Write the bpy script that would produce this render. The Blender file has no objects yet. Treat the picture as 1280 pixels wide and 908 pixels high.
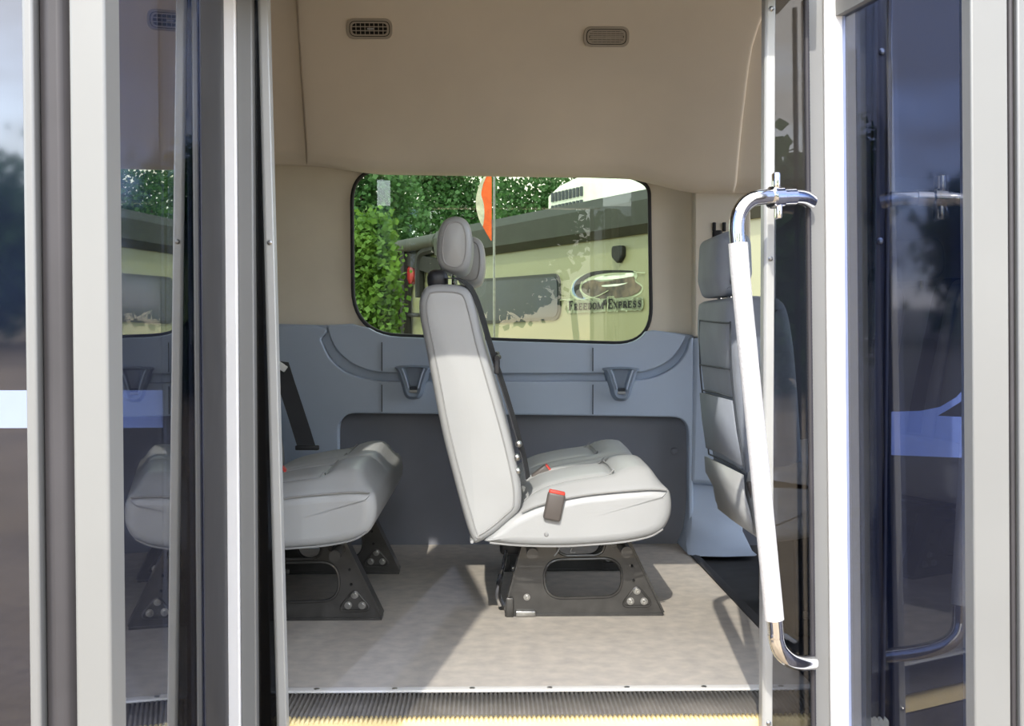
import bpy, bmesh, math, random
from mathutils import Vector, Matrix
random.seed(7)
SC = bpy.context.scene
COL = SC.collection
PI = math.pi

# ------------------------------------------------------------------ camera
F = 1400.0
H = 0.718                                   # eye height above the van floor (z = 0)
VPX, VPY = 612.0, 414.0                     # where the van's cross direction (+Y) vanishes
yaw = math.atan((640 - VPX) / F)
pit = math.atan((454 - VPY) / F)
fwd = Vector((math.sin(yaw) * math.cos(pit), math.cos(yaw) * math.cos(pit), -math.sin(pit)))
rgt = Vector((math.cos(yaw), -math.sin(yaw), 0))
up = rgt.cross(fwd)
CAM = Vector((0, 0, H))
cd = bpy.data.cameras.new('camera'); cam = bpy.data.objects.new('camera', cd); COL.objects.link(cam)
cd.sensor_width = 36; cd.lens = 36 * F / 1280; cd.clip_start = 0.02; cd.clip_end = 500
cam.matrix_world = Matrix((( rgt.x, up.x, -fwd.x, CAM.x), (rgt.y, up.y, -fwd.y, CAM.y), (rgt.z, up.z, -fwd.z, CAM.z), (0, 0, 0, 1)))
SC.camera = cam

def ray(px, py): return fwd * F + rgt * (px - 640) + up * (454 - py)
def W(px, py, Y):
    d = ray(px, py); return CAM + d * (Y / d.y)
def FP(px, py, z=0.0):
    d = ray(px, py); return CAM + d * ((z - H) / d.z)

# ------------------------------------------------------------------ world, sun, exposure
SUN_T = Vector((0.165, 0.93, -0.80)).normalized()      # direction the light travels
wd = bpy.data.worlds.new('sky'); SC.world = wd; wd.use_nodes = True
nt = wd.node_tree; nt.nodes.clear()
sky = nt.nodes.new('ShaderNodeTexSky'); sky.sky_type = 'NISHITA'; sky.sun_disc = False
sky.sun_elevation = math.asin(-SUN_T.z); sky.sun_rotation = math.atan2(-SUN_T.x, -SUN_T.y)
sky.air_density = 1.0; sky.dust_density = 0.6
tc = nt.nodes.new('ShaderNodeTexCoord')
mpn = nt.nodes.new('ShaderNodeMapping'); mpn.inputs['Scale'].default_value = (1, 1, 3)
nz = nt.nodes.new('ShaderNodeTexNoise'); nz.inputs['Scale'].default_value = 1.6; nz.inputs['Detail'].default_value = 6; nz.inputs['Roughness'].default_value = 0.55
rp = nt.nodes.new('ShaderNodeValToRGB'); rp.color_ramp.elements[0].position = 0.32; rp.color_ramp.elements[1].position = 0.60
mx = nt.nodes.new('ShaderNodeMixRGB'); mx.inputs['Color2'].default_value = (3.1, 2.95, 2.75, 1)
bg = nt.nodes.new('ShaderNodeBackground'); bg.inputs['Strength'].default_value = 0.66
wo = nt.nodes.new('ShaderNodeOutputWorld')
L = nt.links.new
L(tc.outputs['Generated'], mpn.inputs['Vector']); L(mpn.outputs[0], nz.inputs['Vector']); L(nz.outputs['Fac'], rp.inputs['Fac'])
L(rp.outputs['Color'], mx.inputs['Fac']); L(sky.outputs['Color'], mx.inputs['Color1']); L(mx.outputs['Color'], bg.inputs['Color']); L(bg.outputs[0], wo.inputs[0])
sd = bpy.data.lights.new('sun', 'SUN'); sd.energy = 2.4; sd.angle = 0.009; sd.color = (1.0, 0.94, 0.84)
so = bpy.data.objects.new('sun', sd); COL.objects.link(so); so.location = (-2, -8, 8)
so.rotation_euler = SUN_T.to_track_quat('-Z', 'Y').to_euler()
SC.view_settings.view_transform = 'Standard'; SC.view_settings.look = 'None'
SC.view_settings.exposure = 0.82; SC.view_settings.gamma = 1.0; SC.view_settings.use_curve_mapping = False
SC.cycles.max_bounces = 14; SC.cycles.transparent_max_bounces = 24; SC.cycles.glossy_bounces = 8
SC.cycles.use_denoising = True

# ------------------------------------------------------------------ materials
def lin(c): return tuple(((v / 255 / 12.92) if v / 255 <= 0.04045 else ((v / 255 + 0.055) / 1.055) ** 2.4) for v in c) + (1.0,)
def mat(name, rgb, rough=0.5, metal=0.0, spec=0.5, var=0.0, vscale=8.0, bump=0.0, bscale=200.0, coat=0.0, rgb2=None, bdist=0.002, det=4.0):
    m = bpy.data.materials.new(name); m.use_nodes = True
    t = m.node_tree; b = t.nodes['Principled BSDF']
    b.inputs['Base Color'].default_value = lin(rgb); b.inputs['Roughness'].default_value = rough
    b.inputs['Metallic'].default_value = metal; b.inputs['Specular IOR Level'].default_value = spec
    b.inputs['Coat Weight'].default_value = coat
    co = t.nodes.new('ShaderNodeTexCoord')
    if var or rgb2:
        n = t.nodes.new('ShaderNodeTexNoise'); n.inputs['Scale'].default_value = vscale; n.inputs['Detail'].default_value = det
        r = t.nodes.new('ShaderNodeValToRGB'); r.color_ramp.elements[0].position = 0.3; r.color_ramp.elements[1].position = 0.7
        a = rgb2 or tuple(max(0, v * (1 - var)) for v in rgb)
        r.color_ramp.elements[0].color = lin(a); r.color_ramp.elements[1].color = lin(rgb if rgb2 else tuple(min(255, v * (1 + var * .5)) for v in rgb))
        t.links.new(co.outputs['Object'], n.inputs['Vector']); t.links.new(n.outputs['Fac'], r.inputs['Fac']); t.links.new(r.outputs['Color'], b.inputs['Base Color'])
    if bump:
        n2 = t.nodes.new('ShaderNodeTexNoise'); n2.inputs['Scale'].default_value = bscale; n2.inputs['Detail'].default_value = 3
        bp = t.nodes.new('ShaderNodeBump'); bp.inputs['Strength'].default_value = bump; bp.inputs['Distance'].default_value = bdist
        t.links.new(co.outputs['Object'], n2.inputs['Vector']); t.links.new(n2.outputs['Fac'], bp.inputs['Height']); t.links.new(bp.outputs['Normal'], b.inputs['Normal'])
    return m
def glass(name, tint, ior=1.45, boost=1.0):
    m = bpy.data.materials.new(name); m.use_nodes = True
    t = m.node_tree; t.nodes.clear()
    o = t.nodes.new('ShaderNodeOutputMaterial'); mix = t.nodes.new('ShaderNodeMixShader')
    tr = t.nodes.new('ShaderNodeBsdfTransparent'); tr.inputs['Color'].default_value = tuple(tint) + (1,)
    gl = t.nodes.new('ShaderNodeBsdfGlossy'); gl.inputs['Roughness'].default_value = 0.0; gl.inputs['Color'].default_value = (1, 1, 1, 1)
    fr = t.nodes.new('ShaderNodeFresnel'); fr.inputs['IOR'].default_value = ior
    # back faces would invert the index: use the same one on both sides
    ge = t.nodes.new('ShaderNodeNewGeometry'); a = t.nodes.new('ShaderNodeMix'); a.data_type = 'FLOAT'
    a.inputs[2].default_value = ior; a.inputs[3].default_value = 1 / ior
    t.links.new(ge.outputs['Backfacing'], a.inputs[0]); t.links.new(a.outputs[0], fr.inputs['IOR'])
    mu = t.nodes.new('ShaderNodeMath'); mu.operation = 'MULTIPLY'; mu.use_clamp = True; mu.inputs[1].default_value = boost
    t.links.new(fr.outputs[0], mu.inputs[0]); t.links.new(mu.outputs[0], mix.inputs[0])
    t.links.new(tr.outputs[0], mix.inputs[1]); t.links.new(gl.outputs[0], mix.inputs[2]); t.links.new(mix.outputs[0], o.inputs[0])
    return m

M = {}
M['vinyl'] = mat('seat_vinyl', (167, 169, 169), 0.38, spec=0.5, bump=0.12, bscale=420, var=0.03, vscale=5, bdist=0.001)
M['vinyl_dark'] = mat('seat_vinyl_insert', (168, 174, 180), 0.42, bump=0.12, bscale=420, var=0.03, bdist=0.001)
M['piping'] = mat('seat_piping', (146, 147, 146), 0.5, var=0.05)
M['front_vinyl'] = mat('front_seat_cloth', (146, 153, 164), 0.72, bump=0.2, bscale=500, var=0.05, bdist=0.001)
M['seam'] = mat('dark_seam', (70, 76, 84), 0.7, var=0.05)
M['blacksteel'] = mat('black_painted_steel', (52, 51, 49), 0.35, spec=0.6, coat=0.3, var=0.25, vscale=25, bump=0.06, bscale=60)
M['blackplastic'] = mat('black_plastic', (36, 37, 40), 0.5, var=0.1)
M['belt'] = mat('belt_webbing', (48, 50, 54), 0.75, bump=0.4, bscale=900, var=0.1)
M['buckle'] = mat('buckle_grey', (92, 86, 82), 0.45, var=0.08)
M['red'] = mat('red_button', (205, 62, 48), 0.4, var=0.05)
M['chrome'] = mat('chrome', (225, 225, 225), 0.12, 1.0, var=0.02)
M['knurl'] = mat('knurled_steel', (240, 239, 236), 0.34, 0.35, bump=0.5, bscale=260, var=0.03)
M['bolt'] = mat('zinc_bolt', (170, 170, 168), 0.3, 1.0, var=0.1, vscale=60)
M['alu'] = mat('aluminium_frame', (124, 125, 124), 0.45, 0.12, var=0.03, vscale=3)
M['alu_white'] = mat('aluminium_bright', (122, 123, 123), 0.4, 0.15, var=0.02)
M['stile_bright'] = mat('sunlit_stile_white_clip', (236, 236, 236), 0.4, 0.1, var=0.02)  # sunlight put into the stile colour; the belt clip is white itself
M['edge_alu'] = mat('side_light_edge_metal', (166, 167, 164), 0.4, 0.15, var=0.03)
M['darkglass'] = glass('dark_side_light_glass', (0.22, 0.24, 0.27), 1.48, 1.0)
M['rubber'] = mat('black_rubber', (44, 43, 46), 0.6, var=0.15, vscale=12)
M['rubber_grey'] = mat('door_edge_rubber', (54, 52, 55), 0.6, var=0.12, vscale=10)
M['beige'] = mat('beige_headliner', (236, 224, 204), 0.8, bump=0.12, bscale=300, var=0.03, vscale=3)
M['beige_pillar'] = mat('beige_pillar_trim', (230, 222, 204), 0.75, bump=0.1, bscale=300, var=0.02)
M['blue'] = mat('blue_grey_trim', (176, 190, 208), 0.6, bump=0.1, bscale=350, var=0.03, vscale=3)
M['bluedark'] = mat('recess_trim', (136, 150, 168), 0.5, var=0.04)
M['darkpanel'] = mat('dark_lower_panel', (118, 121, 130), 0.65, bump=0.1, bscale=300, var=0.06, vscale=4)
M['floor'] = mat('speckled_vinyl_floor', (178, 171, 160), 0.62, rgb2=(156, 151, 144), vscale=26, bump=0.15, bscale=250, det=12)
M['cabfloor'] = mat('black_cab_mat', (40, 41, 44), 0.7, var=0.2, vscale=20)
M['nosing_black'] = mat('black_ribbed_rubber', (100, 96, 90), 0.6, var=0.15, vscale=14)
M['nosing_yellow'] = mat('yellow_ribbed_rubber', (238, 216, 158), 0.6, var=0.06, vscale=10)
M['trimwhite'] = mat('sill_strip', (214, 212, 206), 0.45, 0.2, var=0.03)
M['vent'] = mat('vent_plastic', (176, 166, 150), 0.55, var=0.03)
M['black'] = mat('vent_cavity', (14, 13, 12), 0.8, var=0.1)
M['winglass'] = glass('side_window_glass', (0.68, 0.72, 0.64), 1.5, 0.6)
M['doorglass'] = glass('tinted_door_glass', (0.44, 0.49, 0.64), 1.48, 1.0)
M['sideglass'] = glass('tinted_side_light_glass', (0.56, 0.58, 0.62), 1.5, 1.0)
M['bodypaint'] = mat('dark_body_paint', (20, 26, 42), 0.05, 0.0, spec=0.5, var=0.1)
M['stripe'] = mat('body_stripe', (140, 152, 182), 0.3, var=0.03)
M['sand'] = mat('sandy_ground', (172, 152, 124), 0.9, rgb2=(138, 122, 100), vscale=1.2, bump=0.5, bscale=12, bdist=0.05, det=10)
def chan(name, rgb, metal, rough): return mat(name, rgb, rough, metal, var=0.05)
M['bodypaint'].node_tree.nodes['Principled BSDF'].inputs['IOR'].default_value = 1.95

# ------------------------------------------------------------------ mesh helpers
class MB:
    """collects geometry in world coordinates; build() links it as one mesh object"""
    def __init__(s): s.v = []; s.f = []
    def add(s, vs, fs):
        o = len(s.v); s.v += [Vector(v) for v in vs]; s.f += [tuple(i + o for i in f) for f in fs]; return s
    def box(s, c, d, rot=None, bev=0.0):
        c = Vector(c); x, y, z = d[0] / 2, d[1] / 2, d[2] / 2
        if bev <= 0:
            vs = [Vector((a * x, b * y, e * z)) for a in (-1, 1) for b in (-1, 1) for e in (-1, 1)]
            fs = [(0, 1, 3, 2), (4, 6, 7, 5), (0, 4, 5, 1), (2, 3, 7, 6), (0, 2, 6, 4), (1, 5, 7, 3)]
        else:
            bm = bmesh.new(); bmesh.ops.create_cube(bm, size=1)
            for v in bm.verts: v.co = Vector((v.co.x * 2 * x, v.co.y * 2 * y, v.co.z * 2 * z))
            bmesh.ops.bevel(bm, geom=bm.edges[:], offset=min(bev, .49 * min(d)), segments=3, affect='EDGES', profile=0.5)
            bm.verts.index_update(); vs = [v.co.copy() for v in bm.verts]; fs = [tuple(v.index for v in f.verts) for f in bm.faces]; bm.free()
        if rot is not None: vs = [rot @ v for v in vs]
        return s.add([c + v for v in vs], fs)
    def tube(s, pts, r, seg=10, closed=False, rs=None):
        pts = [Vector(p) for p in pts]; n = len(pts); rings = []
        nrm = None
        for i, p in enumerate(pts):
            if closed: t = pts[(i + 1) % n] - pts[i - 1]
            else: t = pts[min(i + 1, n - 1)] - pts[max(i - 1, 0)]
            t.normalize()
            if nrm is None:
                nrm = t.orthogonal().normalized()
            nrm = (nrm - t * nrm.dot(t)).normalized(); b = t.cross(nrm)
            rr = rs[i] if rs else r
            rings.append([p + (nrm * math.cos(a) + b * math.sin(a)) * rr for a in [2 * PI * k / seg for k in range(seg)]])
        vs = [v for g in rings for v in g]; fs = []
        m = n if closed else n - 1
        for i in range(m):
            for k in range(seg):
                a = i * seg + k; b_ = i * seg + (k + 1) % seg; c = ((i + 1) % n) * seg + (k + 1) % seg; d = ((i + 1) % n) * seg + k
                fs.append((a, b_, c, d))
        if not closed: fs += [tuple(range(seg - 1, -1, -1)), tuple(range((n - 1) * seg, n * seg))]
        return s.add(vs, fs)
    def cyl(s, p0, p1, r, seg=16): return s.tube([p0, p1], r, seg)
    def loft(s, rings, caps=True, closed=True):
        n = len(rings[0]); vs = [v for g in rings for v in g]; fs = []
        for i in range(len(rings) - 1):
            for k in range(n if closed else n - 1):
                fs.append((i * n + k, i * n + (k + 1) % n, (i + 1) * n + (k + 1) % n, (i + 1) * n + k))
        if caps: fs += [tuple(range(n - 1, -1, -1)), tuple(range((len(rings) - 1) * n, len(rings) * n))]
        return s.add(vs, fs)
    def build(s, name, m, parent=None, loc=None, smooth=35, bev=0.0, recalc=True):
        org = Vector(loc) if loc is not None else (origin(parent) if parent else Vector((0, 0, 0)))
        me = bpy.data.meshes.new(name); me.from_pydata([tuple(v - org) for v in s.v], [], s.f); me.validate()
        if recalc:
            bm = bmesh.new(); bm.from_mesh(me); bmesh.ops.recalc_face_normals(bm, faces=bm.faces[:]); bm.to_mesh(me); bm.free()
        me.materials.append(M[m] if isinstance(m, str) else m)
        me.shade_smooth(); me.set_sharp_from_angle(angle=math.radians(smooth))
        for p in me.polygons:
            if p.loop_total > 12: p.use_smooth = False
        o = bpy.data.objects.new(name, me); COL.objects.link(o)
        if parent: o.parent = parent
        else: o.location = org
        if bev:
            b = o.modifiers.new('bevel', 'BEVEL'); b.width = bev; b.segments = 3; b.limit_method = 'ANGLE'; b.angle_limit = math.radians(40); b.harden_normals = False
        return o

def origin(o):
    while o.parent: o = o.parent
    return Vector(o.location)
def thing(name, label, cat, loc, group=None):
    o = bpy.data.objects.new(name, None); COL.objects.link(o); o.location = loc; o.empty_display_size = 0.1
    o['label'] = label; o['category'] = cat
    if group: o['group'] = group
    return o
def tag(o, label, cat, group=None):
    o['label'] = label; o['category'] = cat
    if group: o['group'] = group
    return o
def struct(o): o['kind'] = 'structure'; return o
def sempty(name, loc):
    o = bpy.data.objects.new(name, None); COL.objects.link(o); o.location = loc; o['kind'] = 'structure'; return o

def rounded(pts, radii, seg=8):
    """2D polygon with corners rounded"""
    out = []; n = len(pts)
    for i in range(n):
        r = radii[i] if isinstance(radii, (list, tuple)) else radii
        p = Vector(pts[i]); a = Vector(pts[i - 1]) - p; b = Vector(pts[(i + 1) % n]) - p
        if r <= 0: out.append(p); continue
        la, lb = a.length, b.length; a.normalize(); b.normalize()
        ang = a.angle(b); d = min(r / math.tan(ang / 2), la * .49, lb * .49)
        p0, p1 = p + a * d, p + b * d
        for k in range(seg + 1):
            t = k / seg; out.append(p0 * (1 - t) ** 2 + p * 2 * t * (1 - t) + p1 * t * t)
    return out
def spline(pts, n=6, closed=False):
    P = [Vector(p) for p in pts]; out = []; m = len(P)
    for i in range(m if closed else m - 1):
        if closed: a, b, c, d = P[i - 1], P[i], P[(i + 1) % m], P[(i + 2) % m]
        else: a, b, c, d = P[max(i - 1, 0)], P[i], P[i + 1], P[min(i + 2, m - 1)]
        for k in range(n):
            t = k / n
            out.append(0.5 * ((2 * b) + (c - a) * t + (2 * a - 5 * b + 4 * c - d) * t * t + (-a + 3 * b - 3 * c + d) * t ** 3))
    if not closed: out.append(P[-1])
    return out
def inset2(poly, d):
    """move a closed 2D polygon inwards by d, less where the shape is thin"""
    n = len(poly); area = sum(poly[i - 1].x * poly[i].y - poly[i].x * poly[i - 1].y for i in range(n))
    sg = 1 if area > 0 else -1; nr = []; lim = []
    for i in range(n):
        a = (poly[i] - poly[i - 1]); b = (poly[(i + 1) % n] - poly[i])
        if a.length < 1e-9: a = b
        if b.length < 1e-9: b = a
        t = (a.normalized() + b.normalized())
        if t.length < 1e-6: t = a
        t.normalize(); nr.append(Vector((-t.y, t.x)) * sg)
    if d <= 0: return [p + v * d for p, v in zip(poly, nr)]
    for i in range(n):
        p, v = poly[i], nr[i]; best = 1e9
        for j in range(n):
            if j in (i, (i - 1) % n): continue
            q0, q1 = poly[j], poly[(j + 1) % n]; e = q1 - q0; den = v.x * e.y - v.y * e.x
            if abs(den) < 1e-12: continue
            w = q0 - p; tt = (w.x * e.y - w.y * e.x) / den; uu = (w.x * v.y - w.y * v.x) / den
            if tt > 1e-5 and -.001 <= uu <= 1.001: best = min(best, tt)
        lim.append(min(d, .30 * best))
    for _ in range(3):
        lim = [min(lim[i], (lim[i - 1] + lim[i] * 2 + lim[(i + 1) % n]) / 4) for i in range(n)]
    return [p + v * l for p, v, l in zip(poly, nr, lim)]
def plate(name, outer, holes, to3, thick, m, parent=None, loc=None, bev=0.0, smooth=35):
    """flat plate with holes: outer/holes are 2D loops, to3(u,v,w) maps to world, w from 0 to thick"""
    bm = bmesh.new(); es = []
    for lp in [outer] + list(holes):
        vs = [bm.verts.new((p[0], p[1], 0)) for p in lp]
        for i in range(len(vs)): es.append(bm.edges.new((vs[i - 1], vs[i])))
    bmesh.ops.triangle_fill(bm, use_beauty=True, use_dissolve=False, edges=es)
    faces = bm.faces[:]
    bmesh.ops.recalc_face_normals(bm, faces=faces)
    r = bmesh.ops.extrude_face_region(bm, geom=faces)
    for g in r['geom']:
        if isinstance(g, bmesh.types.BMVert): g.co.z = thick
    bmesh.ops.recalc_face_normals(bm, faces=bm.faces[:])
    bmesh.ops.dissolve_limit(bm, angle_limit=0.001, verts=bm.verts[:], edges=bm.edges[:])
    bm.verts.index_update()
    mb = MB(); mb.add([to3(v.co.x, v.co.y, v.co.z) for v in bm.verts], [tuple(v.index for v in f.verts) for f in bm.faces]); bm.free()
    return mb.build(name, m, parent, loc, smooth, bev)
def px2(pts, Y): return [Vector((W(x, y, Y).x, W(x, y, Y).z)) for x, y in pts]
def onY(Y, s=-1): return lambda u, v, w: Vector((u, Y + s * w, v))

# ================================================================== THE VAN SHELL
YW = 3.75
# ---- floor
fl = [FP(850, 676), FP(945, 775), FP(1060, 895)]
a, b = fl[0], fl[1]; k = (b.x - a.x) / (b.y - a.y)
xr = lambda y: a.x + (y - a.y) * k
outer = [(-2.6, 2.235), (xr(2.235), 2.235), (xr(3.78), 3.78), (-2.6, 3.78)]
struct(plate('floor', [Vector(p) for p in outer], [], lambda u, v, w: Vector((u, v, -w)), 0.03, 'floor'))
# cab floor, lower and black
outer = [(xr(2.235) + .004, 2.24), (2.4, 2.24), (2.4, 3.78), (xr(3.78) + .004, 3.78)]
struct(plate('floor_cab', [Vector(p) for p in outer], [], lambda u, v, w: Vector((u, v, -0.012 - w)), 0.03, 'cabfloor'))
tb = MB(); p0, p1 = Vector((xr(2.25), 2.25, 0.0)), Vector((xr(3.70), 3.70, 0.0)); dd = (p1 - p0).normalized(); nn = Vector((-dd.y, dd.x, 0))
sec = [(-.014, -.002), (-.012, .004), (.0, .0055), (.012, .004), (.014, -.002)]
tb.loft([[p + nn * u + Vector((0, 0, v)) for u, v in sec] for p in (p0, p1)])
struct(tb.build('trim_1', 'rubber'))

# ---- sill strip, ribbed nosings
s0, s1 = -0.60, 0.74
tb = MB(); tb.box(((s0 + s1) / 2, 2.222, 0.001), (s1 - s0, 0.026, 0.005), bev=0.0015)
sill = struct(tb.build('trim_2', 'trimwhite'))
for x in [-0.50 + .155 * i for i in range(8)]:
    c = MB(); c.tube([Vector((x, 2.222, 0.003)), Vector((x, 2.222, 0.0045)), Vector((x, 2.222, 0.0055))], 0.005, 12, rs=[.0055, .0055, .003]); c.build('screw', 'bolt', sill)
def ribbed(name, y0, y1, z, m, n):
    mb = MB(); w = (s1 - s0) / n; prof = []
    for i in range(n):
        x = s0 + i * w
        prof += [(x, -.004), (x + w * .18, 0), (x + w * .62, 0), (x + w * .8, -.004)]
    prof.append((s1, -.004))
    top = prof; bot = [(s1, -.02), (s0, -.02)]
    loop = top + bot
    mb.loft([[Vector((u, y, z + v)) for u, v in loop] for y in (y0, y1)])
    return struct(mb.build(name, m, smooth=20))
ribbed('trim_3', 2.078, 2.208, 0.0, 'nosing_black', 150)
ribbed('trim_4', 2.043, 2.0775, -0.001, 'nosing_yellow', 150)
tb = MB(); tb.box(((s0 + s1) / 2, 2.14, -0.19), (s1 - s0, 0.19, 0.33)); struct(tb.build('wall_step_riser', 'nosing_black'))

# ---- far wall: beige upper, blue-grey middle, dark lower
win_px = [(441, 212), (798, 220), (813, 428), (444, 419)]
win_px = [(440, 211.5), (640, 217), (790, 222), (811, 232), (814, 430), (640, 425), (442, 417)]
win_r = [40, 0, 30, 34, 44, 0, 60]
def win_loop(Y, grow=0):
    c = Vector((627, 320)); pts = rounded([Vector(p) for p in win_px], win_r, 10)
    if grow: pts = inset2(pts, -grow)
    return px2(pts, Y)
xl, xrr = -2.6, W(934, 400, YW).x
zt = 1.35
struct(plate('wall_far_upper', [Vector((xl, 0.62)), Vector((xrr, 0.62)), Vector((xrr, zt)), Vector((xl, zt))], [win_loop(YW, 1)], onY(YW + .02), 0.02, 'beige_pillar', bev=0.006))
# right-hand pillar cover, a separate moulding with a seam
pp = px2([(867, 215), (938, 215), (938, 428), (867, 421)], YW - .045)
struct(plate('wall_far_pillar', pp, [], onY(YW), 0.05, 'beige_pillar', bev=0.008))
# blue base panel (recessed part around the window)
Yb = YW - .012
top = [(-500, 398), (340, 405), (405, 406.5), (436, 405)]
wl = rounded([Vector(p) for p in win_px], win_r, 10); wl = inset2(wl, -2.0)
low = [p for p in wl if p.y > 406]
# the loop runs clockwise in pixels: right side down, bottom to the left, left side up
low.sort(key=lambda p: 0)
ri = max(range(len(wl)), key=lambda i: wl[i].x - wl[i].y * .0)
seq = []
n = len(wl); st = min(range(n), key=lambda i: abs(wl[i].y - 408) + (0 if wl[i].x > 640 else 1e4))
i = st
while True:
    if wl[i].y >= 404: seq.append(wl[i])
    i = (i + 1) % n
    if i == st: break
right_pt = Vector((816, 413)); left_pt = Vector((441, 405))
seq = [right_pt] + [p for p in seq if p.y > 409 and not (p.x > 700 and p.y < 413)] + [left_pt]
poly = [Vector((867, 419)), right_pt] + seq[1:-1] + [left_pt, Vector((405, 406.5)), Vector((340, 405)), Vector((-500, 398)), Vector((-500, 500)), Vector((867, 500))]
struct(plate('wall_far_middle', px2([(p.x, p.y) for p in poly], Yb), [], onY(Yb + .004), 0.016, 'blue', bev=0.004))
# raised moulding below the S-curve, with the cut-out of the dark panel
Yr = YW - .012
cu_ = spline([(409, 407), (414, 425), (424, 441), (443, 456), (468, 464.5), (500, 466.5), (640, 467), (780, 466), (813, 462), (834, 452), (848, 437), (857, 420)], 6)
up_ = cu_ + [Vector((817, 414))] + seq[1:-1] + [Vector((441, 406))]
struct(plate('wall_far_window_surround', px2([(p.x, p.y) for p in up_], Yr - .04), [], onY(Yr), 0.042, 'blue', bev=0.009))
curve = spline([(-500, 404), (200, 407), (392, 408), (401, 426), (413, 449), (434, 466.5), (466, 475.5), (500, 477), (640, 477), (780, 476), (817, 472), (843, 459), (857, 442), (863, 424)], 6)
cut = rounded([Vector(p) for p in [(423, 720), (423, 517), (640, 519), (861, 522), (861, 720)]], [0, 22, 0, 22, 0], 8)
poly = curve + [Vector((867, 421)), Vector((867, 720))] + cut[::-1] + [Vector((-500, 720))]
rm = struct(plate('wall_far_moulding', px2([(p.x, p.y) for p in poly], Yr - .05), [], onY(Yr), 0.046, 'blue', bev=0.012))
# blue lower pillar
pp = px2([(866, 422), (938, 428), (938, 612), (861, 605)], YW - .055)
struct(plate('wall_far_pillar_lower', pp, [], onY(YW), 0.062, 'blue', bev=0.018))
for i, (x, y0, y1) in enumerate([(477.5, 421, 518), (741, 428, 521)]):
    pa, pb = W(x, 481, Yr - .0455), W(x, y1 - 3, Yr - .0455)
    tb = MB(); tb.box((pa + pb) / 2, (0.003, 0.01, (pa - pb).length)); pc, pd_ = W(x, y0 + 7, Yr - .0415), W(x, 464, Yr - .0415); tb.box((pc + pd_) / 2, (0.003, 0.01, (pc - pd_).length)); struct(tb.build('trim_%d' % (5 + i), 'seam'))
# dark lower panel
struct(plate('wall_far_lower', px2([(-500, 505), (862, 510), (862, 690), (-500, 690)], YW - .013), [], onY(YW + .03), 0.0305, 'darkpanel'))
pk = W(843, 564, YW - .014); tb = MB()
for k_ in (0,): tb.tube([pk, pk + Vector((0, -.006, 0)), pk + Vector((0, -.008, 0))], .01, 16, rs=[.012, .011, .006])
tag(tb.build('trim_fastener', 'darkpanel', loc=pk), 'small round dark push fastener on the dark lower wall panel', 'fastener')
# window pane + gasket
gl = win_loop(YW + .012, 3); wn = struct(plate('window_1', gl, [], onY(YW + .016), 0.004, 'winglass'))
tb = MB(); tb.tube([Vector((p.x, YW - .006, p.y)) for p in win_loop(YW - .006, 0.3)], 0.0065, 8, closed=True); gk = tb.build('window_gasket', 'rubber', wn)

# ---- flared foot of the far door pillar
def foot():
    rows = []
    for t, (xa, xb, y, dY) in enumerate([(862, 938, 604, 0), (861, 938, 625, .012), (860.5, 930, 650, .03), (860, 930, 672, .06), (859, 938, 690, .12), (861, 944, 704, .19), (864, 948, 706.5, .20)]):
        Y = YW - .03 - dY; z = W(900, y, 3.70 - dY * .9).z
        x0 = W(xa, y, Y).x; x1 = W(xb, y, Y).x
        rows.append([Vector((x0, YW, z)), Vector((x0, Y + .02, z)), Vector((x0 + .012, Y, z)), Vector(((x0 + x1) / 2, Y - .012, z)), Vector((x1 - .01, Y, z)), Vector((x1, Y + .02, z)), Vector((x1, YW, z))])
    zz = min(v.z for v in rows[-1]); dz = 0.004 - zz
    nR = len(rows)
    for i, r in enumerate(rows):
        for v in r: v.z += dz * (i / (nR - 1))
    mb = MB(); mb.loft(rows, caps=True)
    return mb.build('wall_far_pillar_foot', 'blue')
struct(foot())

# ---- headliner
prof = [(3.755, 1.262), (3.735, 1.243), (3.70, 1.231), (3.668, 1.236), (3.645, 1.256), (3.630, 1.285), (3.60, 1.38), (3.565, 1.52), (3.525, 1.68), (3.47, 1.83), (3.40, 1.95), (3.29, 2.05), (3.12, 2.11), (2.9, 2.135), (2.5, 2.14), (2.235, 2.14)]
pf = spline([Vector(p) for p in prof], 3)
def dzx(x):
    px = 612 + x / 3.66 * F
    s = lambda t: max(0, min(1, t)) ** 2 * (3 - 2 * max(0, min(1, t)))
    return 0.030 * (1 - s((px - 376) / 110)) - 0.050 * s((px - 770) / 110) - .008 * s((px - 450) / 300)
def hl_point(x, i, off=0.0):
    p = pf[i]; q0, q1 = pf[max(0, i - 1)], pf[min(len(pf) - 1, i + 1)]
    t = (q1 - q0).normalized(); nrm = Vector((t.y, -t.x))      # towards the wall / up
    if nrm.x < 0 and nrm.y < 0: nrm = -nrm
    nrm = Vector((abs(nrm.x), nrm.y if i > 12 else max(nrm.y, -nrm.y if i > 6 else nrm.y)))
    fade = max(0.0, min(1.0, (1.75 - p.y) / 0.5))
    return Vector((x, p.x + nrm.x * off, p.y + (nrm.y * off if i > 8 else 0) + dzx(x) * fade))
def seamL(i):
    Y, z = pf[i]; t = (z - 1.27) / 0.5
    return W(382 - 12 * t * 1.0, 200, Y).x if z < 1.9 else W(366, 200, Y).x
def seamR(i):
    Y, z = pf[i]
    pts = [(1.19, 905), (1.215, 916), (1.25, 921), (1.40, 927), (1.56, 935), (1.64, 941), (1.70, 951), (1.8, 972), (2.2, 990)]
    px = pts[0][1]
    for (za, a_), (zb, b_) in zip(pts, pts[1:]):
        if za <= z <= zb: px = a_ + (b_ - a_) * (z - za) / (zb - za)
    if z > 2.2: px = 990
    return W(px, 200, Y).x
mb = MB(); NX = 44; rows = []
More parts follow.
